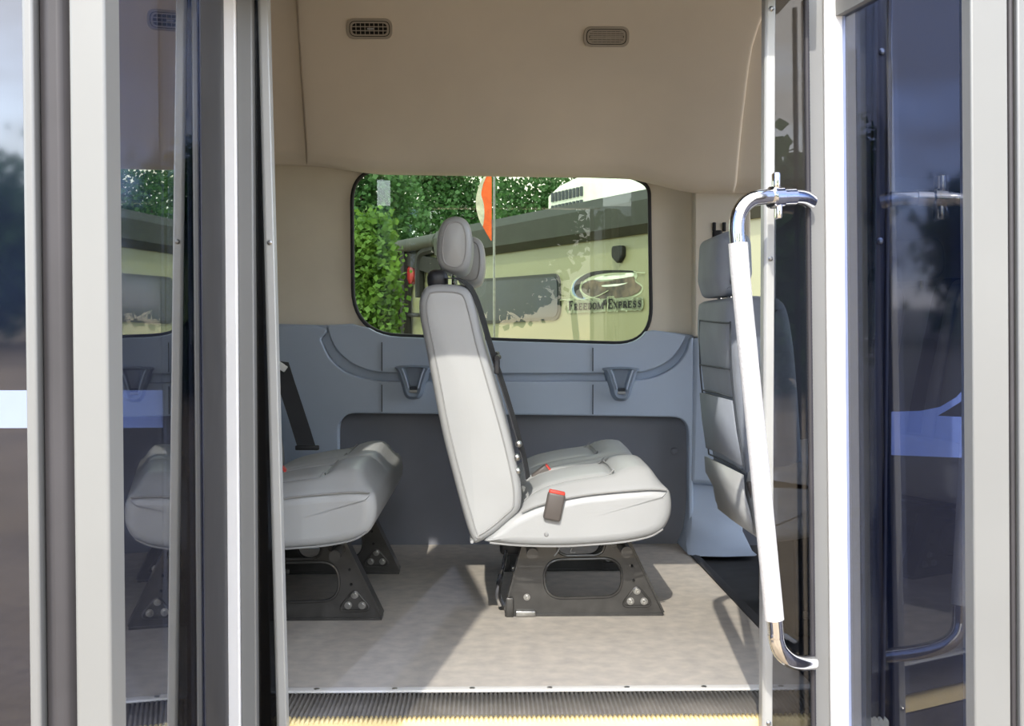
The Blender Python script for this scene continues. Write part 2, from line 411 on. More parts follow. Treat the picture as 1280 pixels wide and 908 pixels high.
for i in range(len(pf)):
    xa, xb = seamL(i), seamR(i)
    xs = [xa, xa, xa + .004, xa + .010] + [xa + .010 + (xb - xa - .02) * j / NX for j in range(1, NX)] + [xb - .010, xb - .004, xb, xb]
    of = [0.014, 0.006, 0.001, 0] + [0] * (NX - 1) + [0, 0.001, 0.006, 0.014]
    rows.append([hl_point(x, i, o) for x, o in zip(xs, of)])
mb.loft(rows, caps=False, closed=False)
struct(mb.build('ceiling', 'beige', recalc=False, smooth=60))
mb = MB(); rows = []
for i in range(len(pf)):
    if pf[i].y < 1.235 and i < 9: pass
    xs = [-2.6 + (1.9 + 2.6) * j / 60 for j in range(61)]
    rows.append([hl_point(x, i, 0.012) for x in xs])
mb.loft(rows, caps=False, closed=False)
struct(mb.build('ceiling_side_panels', 'beige', recalc=False, smooth=60))
# roof skin above (keeps the sun out)
tb = MB(); tb.box((-.2, 2.9, 2.235), (4.9, 1.86, .05)); struct(tb.build('ceiling_roof_skin', 'bodypaint'))
tb = MB(); tb.box((-.2, 3.83, 1.78), (4.9, .03, .95)); struct(tb.build('wall_far_skin', 'bodypaint'))
tb = MB(); tb.box((-1.72, 3.83, .45), (1.8, .03, 1.7)); struct(tb.build('wall_far_skin_rear', 'bodypaint'))
tb = MB(); tb.box((0, 3.83, .28), (1.64, .03, .8)); struct(tb.build('wall_far_skin_lower', 'bodypaint'))
xa_ = W(972, 400, YW).x
tb = MB(); tb.box(((xa_ + 2.4) / 2, 3.80, 1.05), (2.4 - xa_, .04, 2.2)); struct(tb.build('wall_far_cab', 'darkpanel'))
tb = MB(); tb.box(((xa_ + W(932, 400, YW).x) / 2, 3.81, .36), (xa_ - W(932, 400, YW).x + .06, .04, .80)); struct(tb.build('wall_far_cab_door', 'darkpanel'))
tb = MB(); tb.box((-2.63, 2.96, .9), (.05, 1.74, 2.6)); struct(tb.build('wall_rear', 'darkpanel'))

# ---- near side: exterior skin left and right of the doorway, header box
Ysk = 2.085
tb = MB(); tb.box((-2.30, Ysk + .07, .92), (3.40, .14, 2.66), bev=.01); wl_ = struct(tb.build('wall_near_left', 'bodypaint'))
tb = MB(); tb.box((1.69, Ysk + .07, .92), (1.90, .14, 2.66), bev=.01); wr_ = struct(tb.build('wall_near_right', 'bodypaint'))
tb = MB(); tb.box((.07, 1.93, 1.78), (.98, .125, .90), bev=.006); struct(tb.build('wall_near_header', 'bodypaint'))
tb = MB(); tb.box((.07, 2.12, 1.87), (1.50, .25, .70), bev=.005); struct(tb.build('wall_near_lintel', 'bodypaint'))
# light stripe along the body on each side, with a swoosh towards the front
def skin_px(px, py): return W(px, py, Ysk - .001)
q0, q1 = skin_px(213, 488), skin_px(213, 535)
plate('body_stripe', [Vector(p) for p in ((-3.98, q1.z), (q0.x, q1.z), (q0.x, q0.z), (-3.98, q0.z))], [], onY(Ysk), .0015, 'stripe', wl_)
sw = [skin_px(*p) for p in [(1114, 515), (1150, 514), (1175, 509), (1195, 497), (1207, 484), (1222, 468), (1260, 440), (1330, 410), (1330, 416), (1262, 447), (1226, 475), (1212, 490), (1200, 503), (1184, 513), (1172, 520), (1240, 523), (1400, 532), (1800, 545), (1800, 596), (1400, 583), (1215, 573), (1114, 569)]]
plate('body_stripe', [Vector((p.x, p.z)) for p in sw], [], onY(Ysk), .0015, 'stripe', wr_)
# door posts with screws
def post(name, x0, x1, screws):
    mb = MB(); mb.box(((x0 + x1) / 2, Ysk + .055, .62), (x1 - x0, .17, 2.0), bev=.004)
    w = (x1 - x0); mb.box((x0 + w * .30, Ysk - .033, .62), (w * .14, .008, 2.0), bev=.003); mb.box((x0 + w * .86, Ysk - .033, .62), (w * .12, .008, 2.0), bev=.003)
    o = struct(mb.build(name, 'rubber_grey'))
    for y in screws:
        z = W(228, y, Ysk - .03).z; c = Vector(((x0 + x1) / 2 + w * .1, Ysk - .031, z)); s = MB()
        s.tube([c, c + Vector((0, -.003, 0)), c + Vector((0, -.005, 0))], .005, 10, rs=[.006, .006, .003]); s.build('screw', 'bolt', o)
    return o
post('trim_7', -.598, -.545, [108, 114, 250, 272, 395, 540])
post('trim_8', .690, .738, [60, 300])

# fixed narrow side lights with an aluminium edge on both sides of the opening
def sidelight(name, x_in_top, x_in_bot, x_out, w, screws, mirror):
    Y = 2.03; top_z, bot_z = 1.33, -.22
    root = sempty(name, ((x_in_top + x_out) / 2, Y, bot_z))
    zt_, zb_ = W(600, 0, Y).z, W(600, 908, Y).z
    xa = lambda z: x_in_bot + (x_in_top - x_in_bot) * (z - zb_) / (zt_ - zb_)
    mb = MB()
    rings = []
    for z in (bot_z, top_z):
        x = xa(z); x2 = x + w
        rings.append([Vector((x, Y - .016, z)), Vector((x + w * .25, Y - .02, z)), Vector((x2, Y - .02, z)), Vector((x2, Y + .008, z)), Vector((x, Y + .008, z))])
    mb.loft(rings); e = mb.build('edge_frame', 'edge_alu', root, bev=.002)
    for y in screws:
        z = W(600, y, Y).z; c = Vector((xa(z) + w * .6, Y - .02, z)); s = MB()
        s.tube([c, c + Vector((0, -.002, 0)), c + Vector((0, -.004, 0))], .004, 10, rs=[.0045, .0045, .002]); s.build('screw', 'bolt', e)
    mb = MB(); g = []
    for z in (bot_z, top_z):
        x = xa(z) + (w if not mirror else 0); 
        g.append([Vector((x, Y - .008, z)), Vector((x_out, Y - .008, z)), Vector((x_out, Y - .004, z)), Vector((x, Y - .004, z))])
    mb.loft(g); mb.build('glass_pane', 'darkglass' if mirror else 'sideglass', root)
    return root
wL = W(353, 454, 2.03).x - W(340, 454, 2.03).x
win2 = sidelight('window_2', W(324, 0, 2.03).x, W(348, 908, 2.03).x, -.582, wL, [305], True)
mb = MB(); xs0, xs1 = -.432, W(331, 454, 2.03).x
mb.loft([[Vector((xs0, 2.034, z)), Vector((xs1 + (-.010 if z > 0 else .008), 2.034, z)), Vector((xs1 + (-.010 if z > 0 else .008), 2.044, z)), Vector((xs0, 2.044, z))] for z in (-.22, 1.33)]); mb.build('hinge_gap_block', 'rubber', win2)  # dark strip added to block a sunbeam through the hinge gap
wR = W(964, 454, 2.03).x - W(951, 454, 2.03).x
sidelight('window_3', W(953, 0, 2.03).x, W(949.5, 908, 2.03).x, .700, wR, [13, 324, 902], False)

# ================================================================== THE DOOR LEAVES
def leaf(name, far_px, near_px, Yfar, tilt, side, ztop, zbot, lean=0.0):
    """far/near: (px outer, px inner) of the two stiles at mid height; glass plane passes the inner px of the far stile"""
    gx = W(far_px[1], 454, Yfar).x; tn = math.tan(math.radians(tilt))
    X = lambda Y: gx + tn * (Yfar - Y)
    c = (near_px[1] - VPX) / F
    Yn = (gx + tn * Yfar) / (c + tn)
    root = sempty(name, (gx, Yfar, zbot))
    sh = lambda z: lean * (z - .6)
    def prism(secs, nm, m, parent=root, bev=.003):
        mb = MB(); mb.loft([[Vector((x + sh(z), y, z)) for x, y in secs] for z in (zbot, ztop)]); return mb.build(nm, m, parent, bev=bev)
    s = side
    xo = lambda px, Y: (px - VPX) / F * Y
    # hinge-side stile: stepped aluminium section reaching towards the opening
    xa, xb = xo(far_px[1], Yfar), xo(far_px[0], Yfar)
    w = xb - xa
    prism([(xa - .2 * w, Yfar - .004), (xa + .48 * w, Yfar - .004), (xa + .48 * w, Yfar + .03), (xa - .2 * w, Yfar + .03)], 'hinge_stile', 'stile_bright')
    prism([(xa + .48 * w, Yfar + .002), (xb, Yfar + .002), (xb, Yfar + .03), (xa + .48 * w, Yfar + .03)], 'stile_cover', 'alu')
    # leading stile, rubber guard and lip (nearest the camera)
    xa2, xb2 = xo(near_px[1], Yn), xo(near_px[0], Yn)
    prism([(xa2, Yn - .03), (xb2, Yn - .03), (xb2, Yn + .012), (xa2, Yn + .012)], 'leading_stile', 'alu')
    xc2 = xo(near_px[2], Yn - .02)
    prism([(xb2, Yn - .018), (xb2 + (xc2 - xb2) * .3, Yn - .027), (xb2 + (xc2 - xb2) * .7, Yn - .027), (xc2, Yn - .018), (xc2, Yn + .004), (xb2, Yn + .004)], 'rubber_guard', 'rubber_grey')
    xd2 = xo(near_px[3], Yn - .02)
    prism([(xc2, Yn - .032), (xd2, Yn - .032), (xd2, Yn + .004), (xc2, Yn + .004)], 'lip', 'alu_white')
    # tinted pane
    x0, x1 = X(Yfar + .01), X(Yn)
    prism([(x0, Yfar + .01), (x1, Yn), (x1 - s * .0 + (-.005 if s > 0 else .005) * -1, Yn), (x0 + (-.005 if s > 0 else .005) * -1, Yfar + .01)], 'glass_pane', 'doorglass', bev=0)
    # rails across the bottom and top of the leaf
    for z0, z1, nm in ((zbot, zbot + .05, 'bottom_rail'), (ztop - .04, ztop, 'top_rail')):
        mb = MB(); e = .012
        mb.loft([[Vector((x + sx * e + sh(z), y, z)) for z in (z0, z1) for sx in ((-1, 1) if z == z0 else (1, -1))] for x, y in ((X(Yfar), Yfar), (X(Yn), Yn))])
        mb.build(nm, 'alu', root)
    return root, X, Yn
doorL, XL, YnL = leaf('door_1', (319, 281), (109, 152, 57, 43), 2.0, 7.6, -1, 1.60, -.30)
mb = MB(); y0_, y1_ = 1.66, 2.005
mb.loft([[Vector((XL(y) + a_, y, z)) for a_ in (.0, .004)] for y, z in ((y0_, -.28), (y1_, -.28), (y1_, 1.58), (y0_, 1.58))] + [[Vector((XL(y0_) + a_, y0_, -.28)) for a_ in (.0, .004)]], caps=False, closed=True)
mb = MB(); mb.loft([[Vector((XL(y0_) + .001, y0_, z)), Vector((XL(y0_) + .003, y0_, z)), Vector((XL(y1_) + .003, y1_, z)), Vector((XL(y1_) + .001, y1_, z))] for z in (-.28, 1.58)]); mb.build('reflection_mask', 'rubber', doorL)  # dark strip added to hide the stile's reflection in the pane
doorR, XR, YnR = leaf('door_2', (1017, 1056), (1257, 1211, 1276, 1290), 2.0, 12.0, 1, 1.318, -.30, lean=-.018)
# ribbed edge seal between the side light and the right leaf
mb = MB(); n = 260; pts = []; rs = []
xs_ = lambda z: (1014.5 - VPX) / F * 1.99 - .018 * (z - .6)
for i in range(n * 2):
    z = -.25 + 1.56 * i / (n * 2 - 1); pts.append(Vector((xs_(z), 1.985, z))); rs.append(.0052 if i % 2 else .0044)
mb.tube(pts, .005, 8, rs=rs); mb.build('ribbed_seal', 'rubber_grey', doorR, smooth=60)
# chrome grab rail bowed out from the right leaf
def rp(px, py, Y): return W(px, py, Y)
path = spline([rp(1013, 252, 1.975), rp(1003, 247, 1.955), rp(985, 246, 1.93), rp(960, 246, 1.905), rp(940, 249, 1.895), rp(927, 261, 1.89), rp(921.5, 280, 1.888), rp(923, 310, 1.887), rp(928, 370, 1.887), rp(945, 540, 1.887), rp(968, 775, 1.887), rp(969, 794, 1.887), rp(974, 812, 1.888), rp(985, 824, 1.90), rp(999, 829, 1.93), rp(1014, 829, 1.975)], 7)
mb = MB(); mb.tube(path, .0135, 16); rail = mb.build('grab_rail', 'chrome', doorR, smooth=60)
gp = [rp(922.3, 296, 1.887), rp(928, 370, 1.887), rp(945, 540, 1.887), rp(967.6, 784, 1.887)]
gp = [gp[0] + (gp[-1] - gp[0]) * t for t in [i / 60 for i in range(61)]]
gp = [path[0].copy() if False else p for p in gp]
# the sleeve follows the rail's own straight run
straight = [p for p in path if rp(925, 300, 1.887).z > p.z > rp(925, 784, 1.887).z]
mb = MB(); mb.tube(straight, .0165, 16); mb.build('knurled_grip', 'knurl', rail, smooth=60)
mb = MB()
c = rp(969.5, 247, 1.913)
ax = (rp(985, 246, 1.93) - rp(950, 247.5, 1.9)).normalized()
mb.tube([c - ax * .012, c - ax * .010, c + ax * .010, c + ax * .012], .02, 16, rs=[.016, .019, .019, .016])
mb.box(c + Vector((0, -.002, .027)), (.011, .02, .03), bev=.003); mb.box(c + Vector((.004, -.002, -.024)), (.010, .02, .026), bev=.003)
mb.tube([c + ax * .014, c + ax * .04], .0155, 16)
mb.build('clamp', 'chrome', rail)

# ================================================================== BENCH SEATS
YN, YF = 2.66, 3.50                 # near and far ends of a bench
def P2(x, y, Y=YN): p = W(x, y, Y); return Vector((p.x, p.z))
def endloft(mb, prof, y0, y1, ins=((.022, 0), (.010, .005), (.003, .013), (0, .026)), mod=None, nmid=1, puff=0.0):
    """closed side profile swept from y0 to y1 with rounded ends; the end panels are fanned about their middle"""
    rings = []
    cen = Vector((sum(p.x for p in prof), sum(p.y for p in prof))) / len(prof)
    def ring(y, d, sc=1.0):
        q = inset2(prof, d) if d else prof
        q = [cen + (p - cen) * sc for p in q]
        return [Vector((p.x, y, p.y)) + (mod(i, p, (y - y0) / (y1 - y0)) if mod else Vector((0, 0, 0))) for i, p in enumerate(q)]
    y_, d_ = y0 + ins[0][1], ins[0][0]
    for sc, pf_ in ((.03, 1), (.25, .95), (.5, .75), (.75, .42), (.92, .12)): rings.append(ring(y_ - puff * pf_, d_, sc))
    for d, dy in ins: rings.append(ring(y0 + dy, d))
    e = ins[-1][1]
    for k_ in range(1, nmid): rings.append(ring(y0 + e + (y1 - y0 - 2 * e) * k_ / nmid, 0))
    for d, dy in reversed(ins): rings.append(ring(y1 - dy, d))
    y_ = y1 - ins[0][1]
    for sc, pf_ in ((.92, .12), (.75, .42), (.5, .75), (.25, .95), (.03, 1)): rings.append(ring(y_ + puff * pf_, d_, sc))
    mb.loft(rings)
def bench(label):
    O = Vector((W(735, 700, 3.08).x, 3.08, 0.0))
    t = thing('bench_seat', label, 'seat', O, 'grey two-person van benches')
    # ---- cushion
    cpx = [(604, 677), (616, 666), (634, 650), (652, 640), (672, 631.5), (700, 624), (730, 618), (760, 614.5), (790, 612), (815, 610.5), (832, 611.5), (838.5, 616), (841, 628), (841, 640), (838, 652), (830, 664), (812, 673), (780, 679.5), (740, 683), (700, 685), (650, 684), (618, 681)]
    cp = spline([P2(*p) for p in cpx], 3, closed=True)
    xr0, xf0 = P2(640, 640).x, P2(838, 616).x
    zmid = P2(730, 650).y
    def sst(t): t = max(0, min(1, t)); return t * t * (3 - 2 * t)
    def mod(i, p, v):
        if p.y < zmid: return Vector((0, 0, 0))
        u = (p.x - xr0) / (xf0 - xr0)
        v = max(0, min(1, v)); edge = sst(min(v, 1 - v) / .10)
        upw = sst((p.y - zmid) / .03)
        s = (v * 2) % 1.0                                  # two places side by side
        b = .026 * edge * sst(u / .35 + .25)
        b += .014 * math.sin(PI * max(0, min(1, (s)))) * edge
        g = 0
        for c_, w_, d_ in ((0.20, .035, .010), (0.80, .035, .010)):
            if u < .66: g -= d_ * math.exp(-((s - c_) / w_) ** 2)
        if .20 < s < .80 and u < .66: g -= .006
        g -= .014 * math.exp(-((min(s, 1 - s)) / .035) ** 2) * edge if .1 < v < .9 else 0
        if .2 < s < .8: g -= .010 * math.exp(-((u - .66) / .035) ** 2)
        roll = .011 * math.exp(-((u - .80) / .14) ** 2) * edge
        tail = sst((1.0 - u) / .12) if u > .88 else 1
        back = sst(u / .12 + .2)
        return Vector((0, 0, (b + g * edge + roll) * upw * tail * back))
    mb = MB(); endloft(mb, cp, YN, YF, mod=mod, nmid=64)
    cu = mb.build('cushion', 'vinyl', t, smooth=55)
    # piping along the end panel
    mb = MB()
    for yy, sg in ((YN, -1), (YF, 1)):
        for seg in ([(652, 640.5), (672, 632.5), (700, 625), (730, 619.5), (760, 616), (790, 613.5), (815, 612), (834, 613)], [(612, 679), (650, 682.5), (700, 683.5), (740, 681.5), (780, 678), (812, 671.5), (829, 662)]):
            q = spline([P2(*p) for p in seg], 4); mb = MB(); mb.tube([Vector((p.x, yy + .0015 * -sg, p.y)) for p in q], .0024, 6); mb.build('piping', 'piping', cu)
    def ztop(x, v):
        best = None
        for i in range(len(cp)):
            p, q_ = cp[i], cp[(i + 1) % len(cp)]
            if min(p.x, q_.x) <= x <= max(p.x, q_.x) and abs(q_.x - p.x) > 1e-6:
                z = p.y + (q_.y - p.y) * (x - p.x) / (q_.x - p.x)
                if best is None or z > best: best = z
        return best + mod(0, Vector((x, best)), v).z
    def stitch(uv):
        mb = MB(); mb.tube([Vector((xr0 + (xf0 - xr0) * u, YN + (YF - YN) * v, ztop(xr0 + (xf0 - xr0) * u, v) + .0004)) for u, v in uv], .0018, 6); mb.build('seam', 'piping', cu)
    for c_ in (.10, .40, .60, .90): stitch([(u / 30, c_) for u in range(2, 21)])
    for c_ in (.10, .60): stitch([(.667, c_ + .30 * k_ / 16) for k_ in range(17)])
    stitch([(u / 30, .5) for u in range(2, 29)])
    # ---- two backrests
    bpx = [(529, 362), (523.5, 378), (525, 400), (531, 430), (540, 478), (552, 540), (566, 596), (580, 648), (590, 677), (598, 680), (618, 668), (637, 652), (650, 638), (652, 615), (648, 588), (638, 545), (627, 505), (614, 460), (604, 425), (596, 390), (588, 366), (575, 357), (550, 355), (536, 357)]
    bp = spline([P2(*p) for p in bpx], 3, closed=True)
    YM = (YN + YF) / 2
    for j, (y0, y1, lift) in enumerate(((YN - .005, YM - .006, 0), (YM + .006, YF, -.0))):
        def bmod(i, p, v):
            # the front face is dished between the bolsters
            return Vector((0, 0, 0))
        mb = MB(); endloft(mb, bp, y0, y1, ins=((.019, 0), (.011, .003), (.004, .011), (0, .026)), nmid=4, puff=.006)
        bk = mb.build('backrest', 'vinyl', t, smooth=60)
        mb = MB()
        q = inset2(bp, .019)
        for yy in ((y0), (y1)):
            mb = MB(); mb.tube([Vector((p.x, yy, p.y)) for p in q], .0024, 6, closed=True); mb.build('piping', 'piping', bk)
    # loose hem tab at the lower rear corner
    mb = MB(); pc = P2(593, 676); mb.tube([Vector((pc.x - .006, y, pc.y - .004)) for y in (YN + .002, YN + .02, YN + .2, YM - .02)], .006, 8, rs=[.004, .006, .006, .004]); mb.build('hem', 'vinyl', t, smooth=60)
    # ---- headrests on chrome posts
    for j, (y0, y1, dx, dz) in enumerate(((YN + .06, YN + .33, 0, 0), (YM + .08, YM + .35, .030, -.012))):
        hp = spline([Vector(p) for p in [(545.5, 300), (549, 284), (557, 273), (571, 269.5), (584, 276), (590, 294), (589.5, 320), (583, 337), (568, 342), (552, 336), (545.5, 322)]], 4, closed=True)
        hq = [P2(p.x, p.y, YN + .06) + Vector((dx, dz)) for p in hp]
        mb = MB(); endloft(mb, hq, y0, y1, ins=((.016, 0), (.009, .004), (.003, .012), (0, .026)), nmid=3, puff=.008); hr = mb.build('headrest', 'vinyl', t, smooth=60)
        mb = MB()
        for yy in (y0, y1): mb = MB(); mb.tube([Vector((p.x, yy, p.y)) for p in inset2(hq, .0155)], .0022, 6, closed=True); mb.build('piping', 'piping', hr)
        pz = P2(567, 340, YN + .1) + Vector((dx, dz))
        for yy in (y0 + .07, y1 - .07):
            mb = MB(); mb.tube([Vector((pz.x, yy, pz.y)), Vector((pz.x - .002, yy, pz.y - .06))], .0055, 10); mb.build('post', 'chrome', hr)
    # ---- belt outlet, shoulder belt, anchors
    ms = MB(); bo = P2(548, 349, YN + .09)
    ms.box(Vector((bo.x, YN + .055, bo.y - .004)), (.05, .05, .05), bev=.018); ms.build('belt_outlet', 'blackplastic', t)
    for j, yb in enumerate((YN + .030, YM + .035)):
        pth = spline([P2(x, y, YN) for x, y in ((556, 349), (572, 351), (584, 362), (594, 384), (604, 418), (616, 458), (630, 502), (642, 542), (652, 580), (656, 602))], 4)
        q = inset2(bp, -.004)
        mb = MB(); rings = []
        for i, p in enumerate(pth):
            tdir = (pth[min(i + 1, len(pth) - 1)] - pth[max(i - 1, 0)]).normalized(); nr = Vector((tdir.y, -tdir.x)); 
            if nr.x < 0: nr = -nr
            tw = .011 * min(1, i / 8); a_, b_ = p + nr * .002, p + nr * .0045; c_, d_ = a_ + nr * tw, b_ + nr * tw
            rings.append([Vector((a_.x, yb - .010, a_.y)), Vector((c_.x, yb + .036, c_.y)), Vector((d_.x, yb + .036, d_.y)), Vector((b_.x, yb - .010, b_.y))])
        mb.loft(rings); sb = mb.build('seat_belt', 'belt', t)
        c = P2(617, 459, YN); mb = MB(); mb.box(Vector((c.x + .008, yb + .013, c.y)), (.014, .05, .036), bev=.004); mb.tube([Vector((c.x + .008, yb - .012, c.y + .02)), Vector((c.x + .012, yb + .03, c.y + .022))], .007, 10); mb.build('latch_tongue', 'blackplastic', sb)
    for (x, y) in ((649, 556), (647, 573), (648, 590)):
        c = P2(x, y); mb = MB(); v = Vector((c.x - .001, YN + .012, c.y)); mb.tube([v + Vector((0, .03, 0)), v + Vector((0, 0, 0)), v + Vector((0, -.006, 0)), v + Vector((0, -.008, 0))], .009, 12, rs=[.006, .0085, .007, .004]); mb.build('pivot_bolt', 'bolt', t)
    # ---- buckles
    def buckle(pa, pb, w, yb, d):
        a_, b_ = P2(*pa), P2(*pb); ax_ = (b_ - a_); Ln = ax_.length; mid = (a_ + b_) / 2; ang = math.atan2(ax_.x, ax_.y)
        R = Matrix.Rotation(ang, 3, 'Y'); mb = MB(); mb.box(Vector((mid.x, yb, mid.y)), (w, d, Ln), R, bev=.006); o = mb.build('buckle', 'buckle', t)
        mb = MB(); tp = b_ + ax_.normalized() * .0005; mb.box(Vector((tp.x, yb, tp.y)), (w * .92, d * .8, .010), R, bev=.003); mb.build('release_button', 'red', o)
        return o
    buckle((689, 650), (696, 616), .042, YN - .004, .024)
    bq = [P2(x, y) for x, y in ((676, 655), (706, 655), (710, 646))]
    mb = MB(); mb.tube([Vector((p.x, YN + .003, p.y)) for p in spline([P2(x, y) for x, y in ((677, 648), (680, 655), (692, 656), (702, 655), (708, 645))], 4)], .003, 8); mb.build('buckle_slot', 'piping', cu)
    c = P2(676, 600); mb = MB(); R = Matrix.Rotation(.9, 3, 'Y')
    bx = Vector((W(676, 583, YM - .06).x, YM - .06, W(676, 592, YM - .06).z)); mb.box(bx, (.026, .03, .05), R, bev=.005); o = mb.build('buckle', 'buckle', t)
    mb = MB(); mb.box(bx + R @ Vector((0, 0, .025)), (.022, .026, .008), R, bev=.002); mb.build('release_button', 'red', o)
    c = P2(683, 668.5); mb = MB(); v = Vector((c.x, YN, c.y)); mb.tube([v + Vector((0, .01, 0)), v, v + Vector((0, -.003, 0))], .006, 12, rs=[.006, .006, .003]); mb.build('snap_fastener', 'piping', cu)
    # ---- pressed steel leg frames
    for Y in (2.80, 3.33):
        q = lambda pts: [P2(x, y, 2.80) for x, y in pts]
        outer = rounded(q([(654, 686), (786, 682), (829, 770), (829, 775.5), (632, 778), (631, 768)]), .006, 4)
        h1 = rounded(q([(681, 708), (775, 706), (777, 752), (682, 754.5)]), .045, 8)
        h2 = rounded(q([(696, 688.5), (756, 686.5), (752, 697), (744, 700.5), (708, 701), (700, 698)]), .012, 4)
        zmin = min(p.y for p in outer)
        sh_ = lambda lp: [Vector((p.x, p.y - zmin)) for p in lp]
        fr = plate('leg_frame', sh_(outer), [sh_(h1), sh_(h2)], lambda u, v, w, Y=Y: Vector((u, Y + w, v)), .004, 'blacksteel', t)
        mb = MB()
        # return flanges on the sloping sides, the top and round the cut-out
        o4 = sh_(q([(654, 686), (631, 770), (829, 772), (786, 682)]))
        for a_, b_ in ((0, 1), (3, 2)):
            pa, pb = o4[a_], o4[b_]; dr = (pb - pa).normalized(); nr = Vector((-dr.y, dr.x)) * .0022
            mb.loft([[Vector((p.x - nr.x, Y - .010, p.y - nr.y)), Vector((p.x + nr.x, Y - .010, p.y + nr.y)), Vector((p.x + nr.x, Y + .045, p.y + nr.y)), Vector((p.x - nr.x, Y + .045, p.y - nr.y))] for p in (pa, pb)])
        pa, pb = o4[1] + Vector((0, .003)), o4[2] + Vector((0, .003)); mb.box(Vector(((pa.x + pb.x) / 2, Y + .02, .003)), (pb.x - pa.x, .05, .006))
        pa, pb = o4[0], o4[3]; mb.box(Vector(((pa.x + pb.x) / 2, Y + .02, (pa.y + pb.y) / 2 - .002)), ((pb - pa).length, .05, .006), Matrix.Rotation(-math.atan2(pb.y - pa.y, pb.x - pa.x), 3, 'Y'))
        for h in (h1, h2):
            hh = sh_(h); mb.tube([Vector((p.x, Y - .002, p.y)) for p in inset2(hh, -.002)], .0035, 6, closed=True)
        mb.build('flange', 'blacksteel', fr)
        mb = MB(); tri = sh_(rounded(q([(796, 739), (818, 765), (774, 766)]), .012, 5)); mb.tube([Vector((p.x, Y - .001, p.y)) for p in tri], .0028, 6, closed=True); mb.build('bolt_pad', 'blacksteel', fr)
        def bolt(x, y, r, nm='bolt', m='bolt'):
            c = P2(x, y, 2.80); c.y -= zmin; v = Vector((c.x, Y - .001, c.y)); mb = MB()
            mb.tube([v + Vector((0, .002, 0)), v + Vector((0, -.002, 0)), v + Vector((0, -.0021, 0)), v + Vector((0, -.007, 0)), v + Vector((0, -.008, 0)), v + Vector((0, -.003, 0))], r, 16, rs=[r, r, r * .66, r * .62, r * .4, r * .35]); mb.build(nm, m, fr)
        bolt(796, 746, .0095); bolt(788, 759, .0095); bolt(805, 759, .0095); bolt(658.5, 754, .0085)
        bolt(662, 696, .012, 'hinge_bolt', 'blacksteel'); bolt(768, 688, .012, 'hinge_bolt', 'blacksteel')
        bolt(790, 715, .0035, 'hole_plug', 'black'); bolt(792, 733, .0035, 'hole_plug', 'black')
        mb = MB(); c0 = P2(657, 772, 2.80); mb.box(Vector((c0.x, Y - .006, .008)), (.050, .012, .014), bev=.002); mb.build('floor_clip', 'bolt', fr)
        mb = MB(); c0 = P2(637, 762, 2.80); mb.box(Vector((c0.x, Y - .006, .024)), (.020, .012, .05), bev=.003); mb.build('end_clip', 'blacksteel', fr)
    # under-frame tubes that tie the legs together and carry the cushion
    for x, y in ((664, 690), (778, 688)):
        c = P2(x, y, 2.80); mb = MB(); mb.tube([Vector((c.x, YN + .05, c.y + .012)), Vector((c.x, YF - .06, c.y + .012))], .014, 12); mb.build('cross_tube', 'blacksteel', t)
    mb = MB(); pts = spline([W(632, 690, 2.9), W(640, 708, 2.9), W(655, 700, 2.9)], 5)
    c = P2(645, 692, 2.80); mb.box(Vector((c.x - .01, 3.05, c.y + .005)), (.06, .36, .05), bev=.012); mb.build('recline_box', 'blackplastic', t)
    mb = MB(); lv = spline([W(633, 688, 2.86), W(630, 706, 2.86), W(625, 726, 2.85), W(623, 745, 2.85), W(627, 757, 2.85)], 5)
    mb.tube(lv, .006, 8, rs=[.004 if i < 8 else .008 for i in range(len(lv))]); mb.build('release_lever', 'chrome', t)
    for i in range(2):
        mb = MB(); a_ = W(700 + 16 * i, 684, 2.72); mb.tube(spline([a_, a_ + Vector((-.006, 0, -.012)), a_ + Vector((-.014 + .02 * i, 0, -.022 + .008 * i))], 5), .0016, 6); mb.build('loose_cord', 'piping', t)
    return t
def copy_tree(o, parent=None):
    c = o.copy(); COL.objects.link(c); c.parent = parent
    for ch in o.children: copy_tree(ch, c)
    return c
b1 = bench('light grey two-person bench seat with headrests standing in the middle of the doorway view')
b2 = copy_tree(b1)
b2.location = b1.location + Vector((-.706, -.03, 0))
b2['label'] = 'light grey two-person bench seat half hidden behind the left door frame'
# the rear bench's far shoulder belt hangs forward of its backrest
mb = MB(); rings = []
for (x, y, Y) in ((349, 452, 3.42), (357, 478, 3.40), (367, 508, 3.38), (376, 536, 3.36), (384, 562, 3.34)):
    p = W(x, y, Y); w = .027
    rings.append([p + Vector((-w, -.006, .004)), p + Vector((w, .006, -.004)), p + Vector((w, .009, -.003)), p + Vector((-w, -.003, .005))])
mb.loft(rings); rb = mb.build('shoulder_belt', 'belt', b2)
p = W(352, 458, 3.40); mb = MB(); mb.box(p + Vector((.0, -.008, 0)), (.036, .012, .02), Matrix.Rotation(.6, 3, 'Y'), bev=.003); mb.build('belt_clip', 'stile_bright', rb)
p = W(384, 560, 3.335); mb = MB(); mb.box(p, (.07, .012, .014), bev=.003); mb.build('latch_tongue', 'blackplastic', rb)

